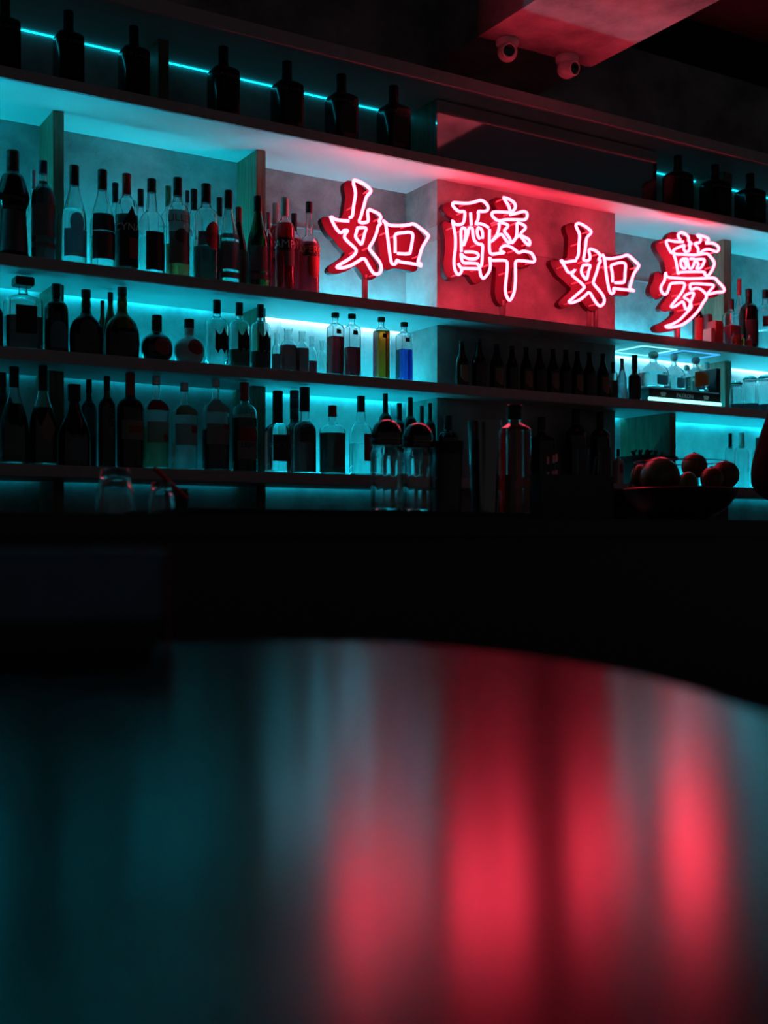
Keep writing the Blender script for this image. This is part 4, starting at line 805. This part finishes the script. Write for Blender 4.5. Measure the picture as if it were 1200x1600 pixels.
M_or = mat('orange_peel', (.16, .06, .014), .28, bump=.25, bscale=220); M_lem = mat('lemon_peel', (.17, .12, .02), .28, bump=.2, bscale=220); M_pom = mat('pomelo_peel', (.12, .11, .03), .26, bump=.2, bscale=160); M_stem = mat('fruit_stem', (.08, .06, .03), .8)
def fruit(u, v, w, dy, m, name, lab, lemon=False):
    y = yB+dy; c = at(u, v, y); R = px(u, y)*w/2
    o = empty(name, (c.x, y, c.z-R), lab, 'fruit', 'citrus in the black bowl', rz=rs.uniform(0, 6))
    N = 14; P = []
    for i in range(N+1):
        a = math.pi*i/N; z = R-R*math.cos(a)*(1 if not lemon else 1.12); r = R*math.sin(a)*(1 if not lemon else .9)
        P.append((z, r if 0 < i < N else 0))
    V, Fc = lathe(P, R, seg=24); mk('peel', V, Fc, m, o)
    V, Fc = lathe([(2*R*.99, 0), (2*R*.985, .006), (2*R+.003, .004), (2*R+.004, 0)], 1, seg=8); mk('stem', V, Fc, M_stem, o)
fruit(1031, 745, 62, .0, M_pom, 'pomelo', 'large pomelo with a red-lit rim, left in the fruit bowl')
fruit(1085, 728, 40, .06, M_or, 'orange', 'orange on top of the bowl, middle of the heap')
fruit(1133, 742, 44, .02, M_or, 'orange', 'orange at the right end of the heaped bowl')
fruit(1000, 744, 32, .075, M_lem, 'lemon', 'lemon peeking out behind the pomelo', True)
fruit(1112, 748, 36, -.06, M_or, 'orange', 'orange low in front between the two upper oranges')
fruit(1075, 756, 34, -.09, M_lem, 'lemon', 'lemon low in front of the pomelo and orange', True)
# dark coffee grinder-like tool box on the lowest shelf at right
kx = at(1012, 705, F_+.09)
kb = empty('tool_tray', (kx.x, F_+.09, ZT[4]), 'dark tray of bar tools on the lowest shelf behind the fruit', 'tray')
hw = px(1012, F_+.09)*34; hh = kx.z-ZT[4]
box('body', (-hw, -.07, 0), (hw, .07, hh*.72), M_blk, kb, bev=.004)
box('rim', (-hw-.012, -.076, hh*.72), (hw+.012, .076, hh*.84), M_blk, kb, bev=.004)
for i in range(6):
    xx = -hw*.8+hw*1.6*i/5
    V, Fc = tube([Vector((xx, 0, hh*.84)), Vector((xx+.012*((i*7) % 3-1), 0, hh*(.95+.03*(i % 3)))), Vector((xx+.02, .01, hh*1.02))], [.006, .009, .005], 8); mk('tool', V, Fc, M_tin, kb)

# ------------------------------------------------------------------ bartender at the right frame edge
person = empty('person', (3.83, 3.02, 0), 'person in a dark long-sleeved shirt behind the bar, cut by the right frame edge', 'person')
def skinned(name, J, E, m, parent, root=0, lv=2):
    me = bpy.data.meshes.new(name); me.from_pydata([j[0] for j in J], E, [])
    o = link(name, me, m, parent)
    sk = o.modifiers.new('skin', 'SKIN'); sk.use_smooth_shade = True
    ls = me.skin_vertices[0].data if me.skin_vertices else None
    if ls is None:
        bm = bmesh.new(); bm.from_mesh(me); bm.verts.layers.skin.verify(); bm.to_mesh(me); bm.free(); ls = me.skin_vertices[0].data
    for i, j in enumerate(J):
        r = j[1]; ls[i].radius = (r, r) if not isinstance(r, tuple) else r
        ls[i].use_root = (i == root)
    ss = o.modifiers.new('sub', 'SUBSURF'); ss.levels = lv; ss.render_levels = lv
    return o
M_skin = mat('skin', (.50, .30, .22), .5, vary=.05); M_shirt = mat('dark_shirt', (.006, .006, .008), .9, spec=.08, vary=.2); M_trou = mat('dark_trousers', (.015, .015, .018), .8); M_hair = mat('dark_hair', (.012, .010, .010), .45)
# right arm (our left): shoulder, elbow out, forearm forward and down to the bar
sh, el, wr = (-.185, -.01, 1.37), (-.335, -.03, 1.10), (-.20, -.27, 1.005)
J = [((0, 0, .95), (.115, .08)), ((0, 0, 1.15), (.11, .075)), ((0, -.005, 1.36), (.12, .075)), ((0, .005, 1.46), (.046, .048)), ((0, .0, 1.495), (.050, .056)), ((0, -.012, 1.55), (.070, .088)), ((0, -.010, 1.63), (.078, .096)), ((0, 0, 1.69), (.060, .075)),
     (sh, .052), (el, .036), (wr, .027), ((-.185, -.33, .985), (.040, .018)), ((.185, -.01, 1.37), .052), ((.27, 0, 1.12), .036), ((.24, -.14, .93), .028), ((.235, -.18, .87), (.02, .04)),
     ((-.09, 0, .88), .085), ((-.10, -.01, .50), .058), ((-.10, .02, .10), .042), ((-.10, -.12, .035), .034), ((.09, 0, .88), .085), ((.10, -.01, .50), .058), ((.10, .02, .10), .042), ((.10, -.12, .035), .034)]
E = [(0, 1), (1, 2), (2, 3), (3, 4), (4, 5), (5, 6), (6, 7), (2, 8), (8, 9), (9, 10), (10, 11), (2, 12), (12, 13), (13, 14), (14, 15), (0, 16), (16, 17), (17, 18), (18, 19), (0, 20), (20, 21), (21, 22), (22, 23)]
skinned('body', J, E, M_skin, person)
def finger(b, d, L, r):
    b = Vector(b); d = Vector(d).normalized()
    return skinned('finger', [(tuple(b-d*.012), r), (tuple(b+d*L*.45), r*.95), (tuple(b+d*L*.8+Vector((0, 0, -.006))), r*.85), (tuple(b+d*L+Vector((0, 0, -.018))), r*.7)], [(0, 1), (1, 2), (2, 3)], M_skin, person, lv=1)
for k, (dx, L) in enumerate(((-.026, .068), (-.009, .078), (.009, .072), (.026, .058))): finger((-.185+dx, -.345, .984), (dx*1.2+.10*.1, -1, -.05), L, .0085)
finger((-.150, -.315, .982), (.55, -.8, -.1), .055, .0098)
for k, (dy, L) in enumerate(((-.028, .065), (-.010, .075), (.008, .07), (.026, .055))): finger((.235, -.18+dy, .855), (0, dy*.8, -1), L, .0085)
finger((.225, -.215, .885), (-.1, -.6, -.8), .05, .0098)
# shirt, trousers, hair and face
Js = [((0, 0, .80), (.185, .135)), ((0, 0, 1.12), (.165, .125)), ((0, -.005, 1.33), (.165, .12)), ((0, .002, 1.455), (.066, .07)), ((-.185, -.01, 1.375), .070), (el, .064), ((-.225, -.225, 1.025), .044), ((.185, -.01, 1.375), .070), ((.27, 0, 1.12), .060), ((.245, -.12, .96), .044)]
skinned('shirt', Js, [(0, 1), (1, 2), (2, 3), (2, 4), (4, 5), (5, 6), (2, 7), (7, 8), (8, 9)], M_shirt, person)
Jt = [((0, 0, .92), (.165, .12)), ((-.09, 0, .86), .098), ((-.10, -.01, .50), .075), ((-.10, .02, .09), .062), ((.09, 0, .86), .098), ((.10, -.01, .50), .075), ((.10, .02, .09), .062)]
skinned('trousers', Jt, [(0, 1), (1, 2), (2, 3), (0, 4), (4, 5), (5, 6)], M_trou, person)
def blob(name, c, r, m, half=False):
    N = 12; P = []
    for i in range(N+1):
        a = math.pi*i/N*(.50 if half else 1)
        P.append((math.cos(a), math.sin(a)))
    P = P[::-1]; V, Fc = lathe([(z, rr if rr > 1e-6 else 0) for z, rr in P]+([] if not half else []), 1, seg=20)
    return mk(name, [Vector((c[0]+v[0]*r[0], c[1]+v[1]*r[1], c[2]+v[2]*r[2])) for v in V], Fc, m, person)
blob('hair', (0, .022, 1.645), (.088, .106, .105), M_hair, True)
blob('hair_back', (0, .048, 1.615), (.080, .066, .085), M_hair)
blob('nose', (0, -.103, 1.578), (.013, .018, .022), M_skin)
for s in (-1, 1):
    blob('ear', (s*.080, .0, 1.59), (.012, .022, .032), M_skin)
    blob('eye', (s*.032, -.092, 1.605), (.013, .010, .009), mat('eye_white', (.6, .6, .58), .3))
    blob('pupil', (s*.032, -.101, 1.605), (.005, .003, .005), M_hair)
    box('shoe', (s*.10-.045, -.20, 0), (s*.10+.045, .07, .075), M_blk, person, bev=.02)
blob('mouth', (0, -.097, 1.543), (.022, .008, .006), mat('lips', (.35, .12, .11), .5))
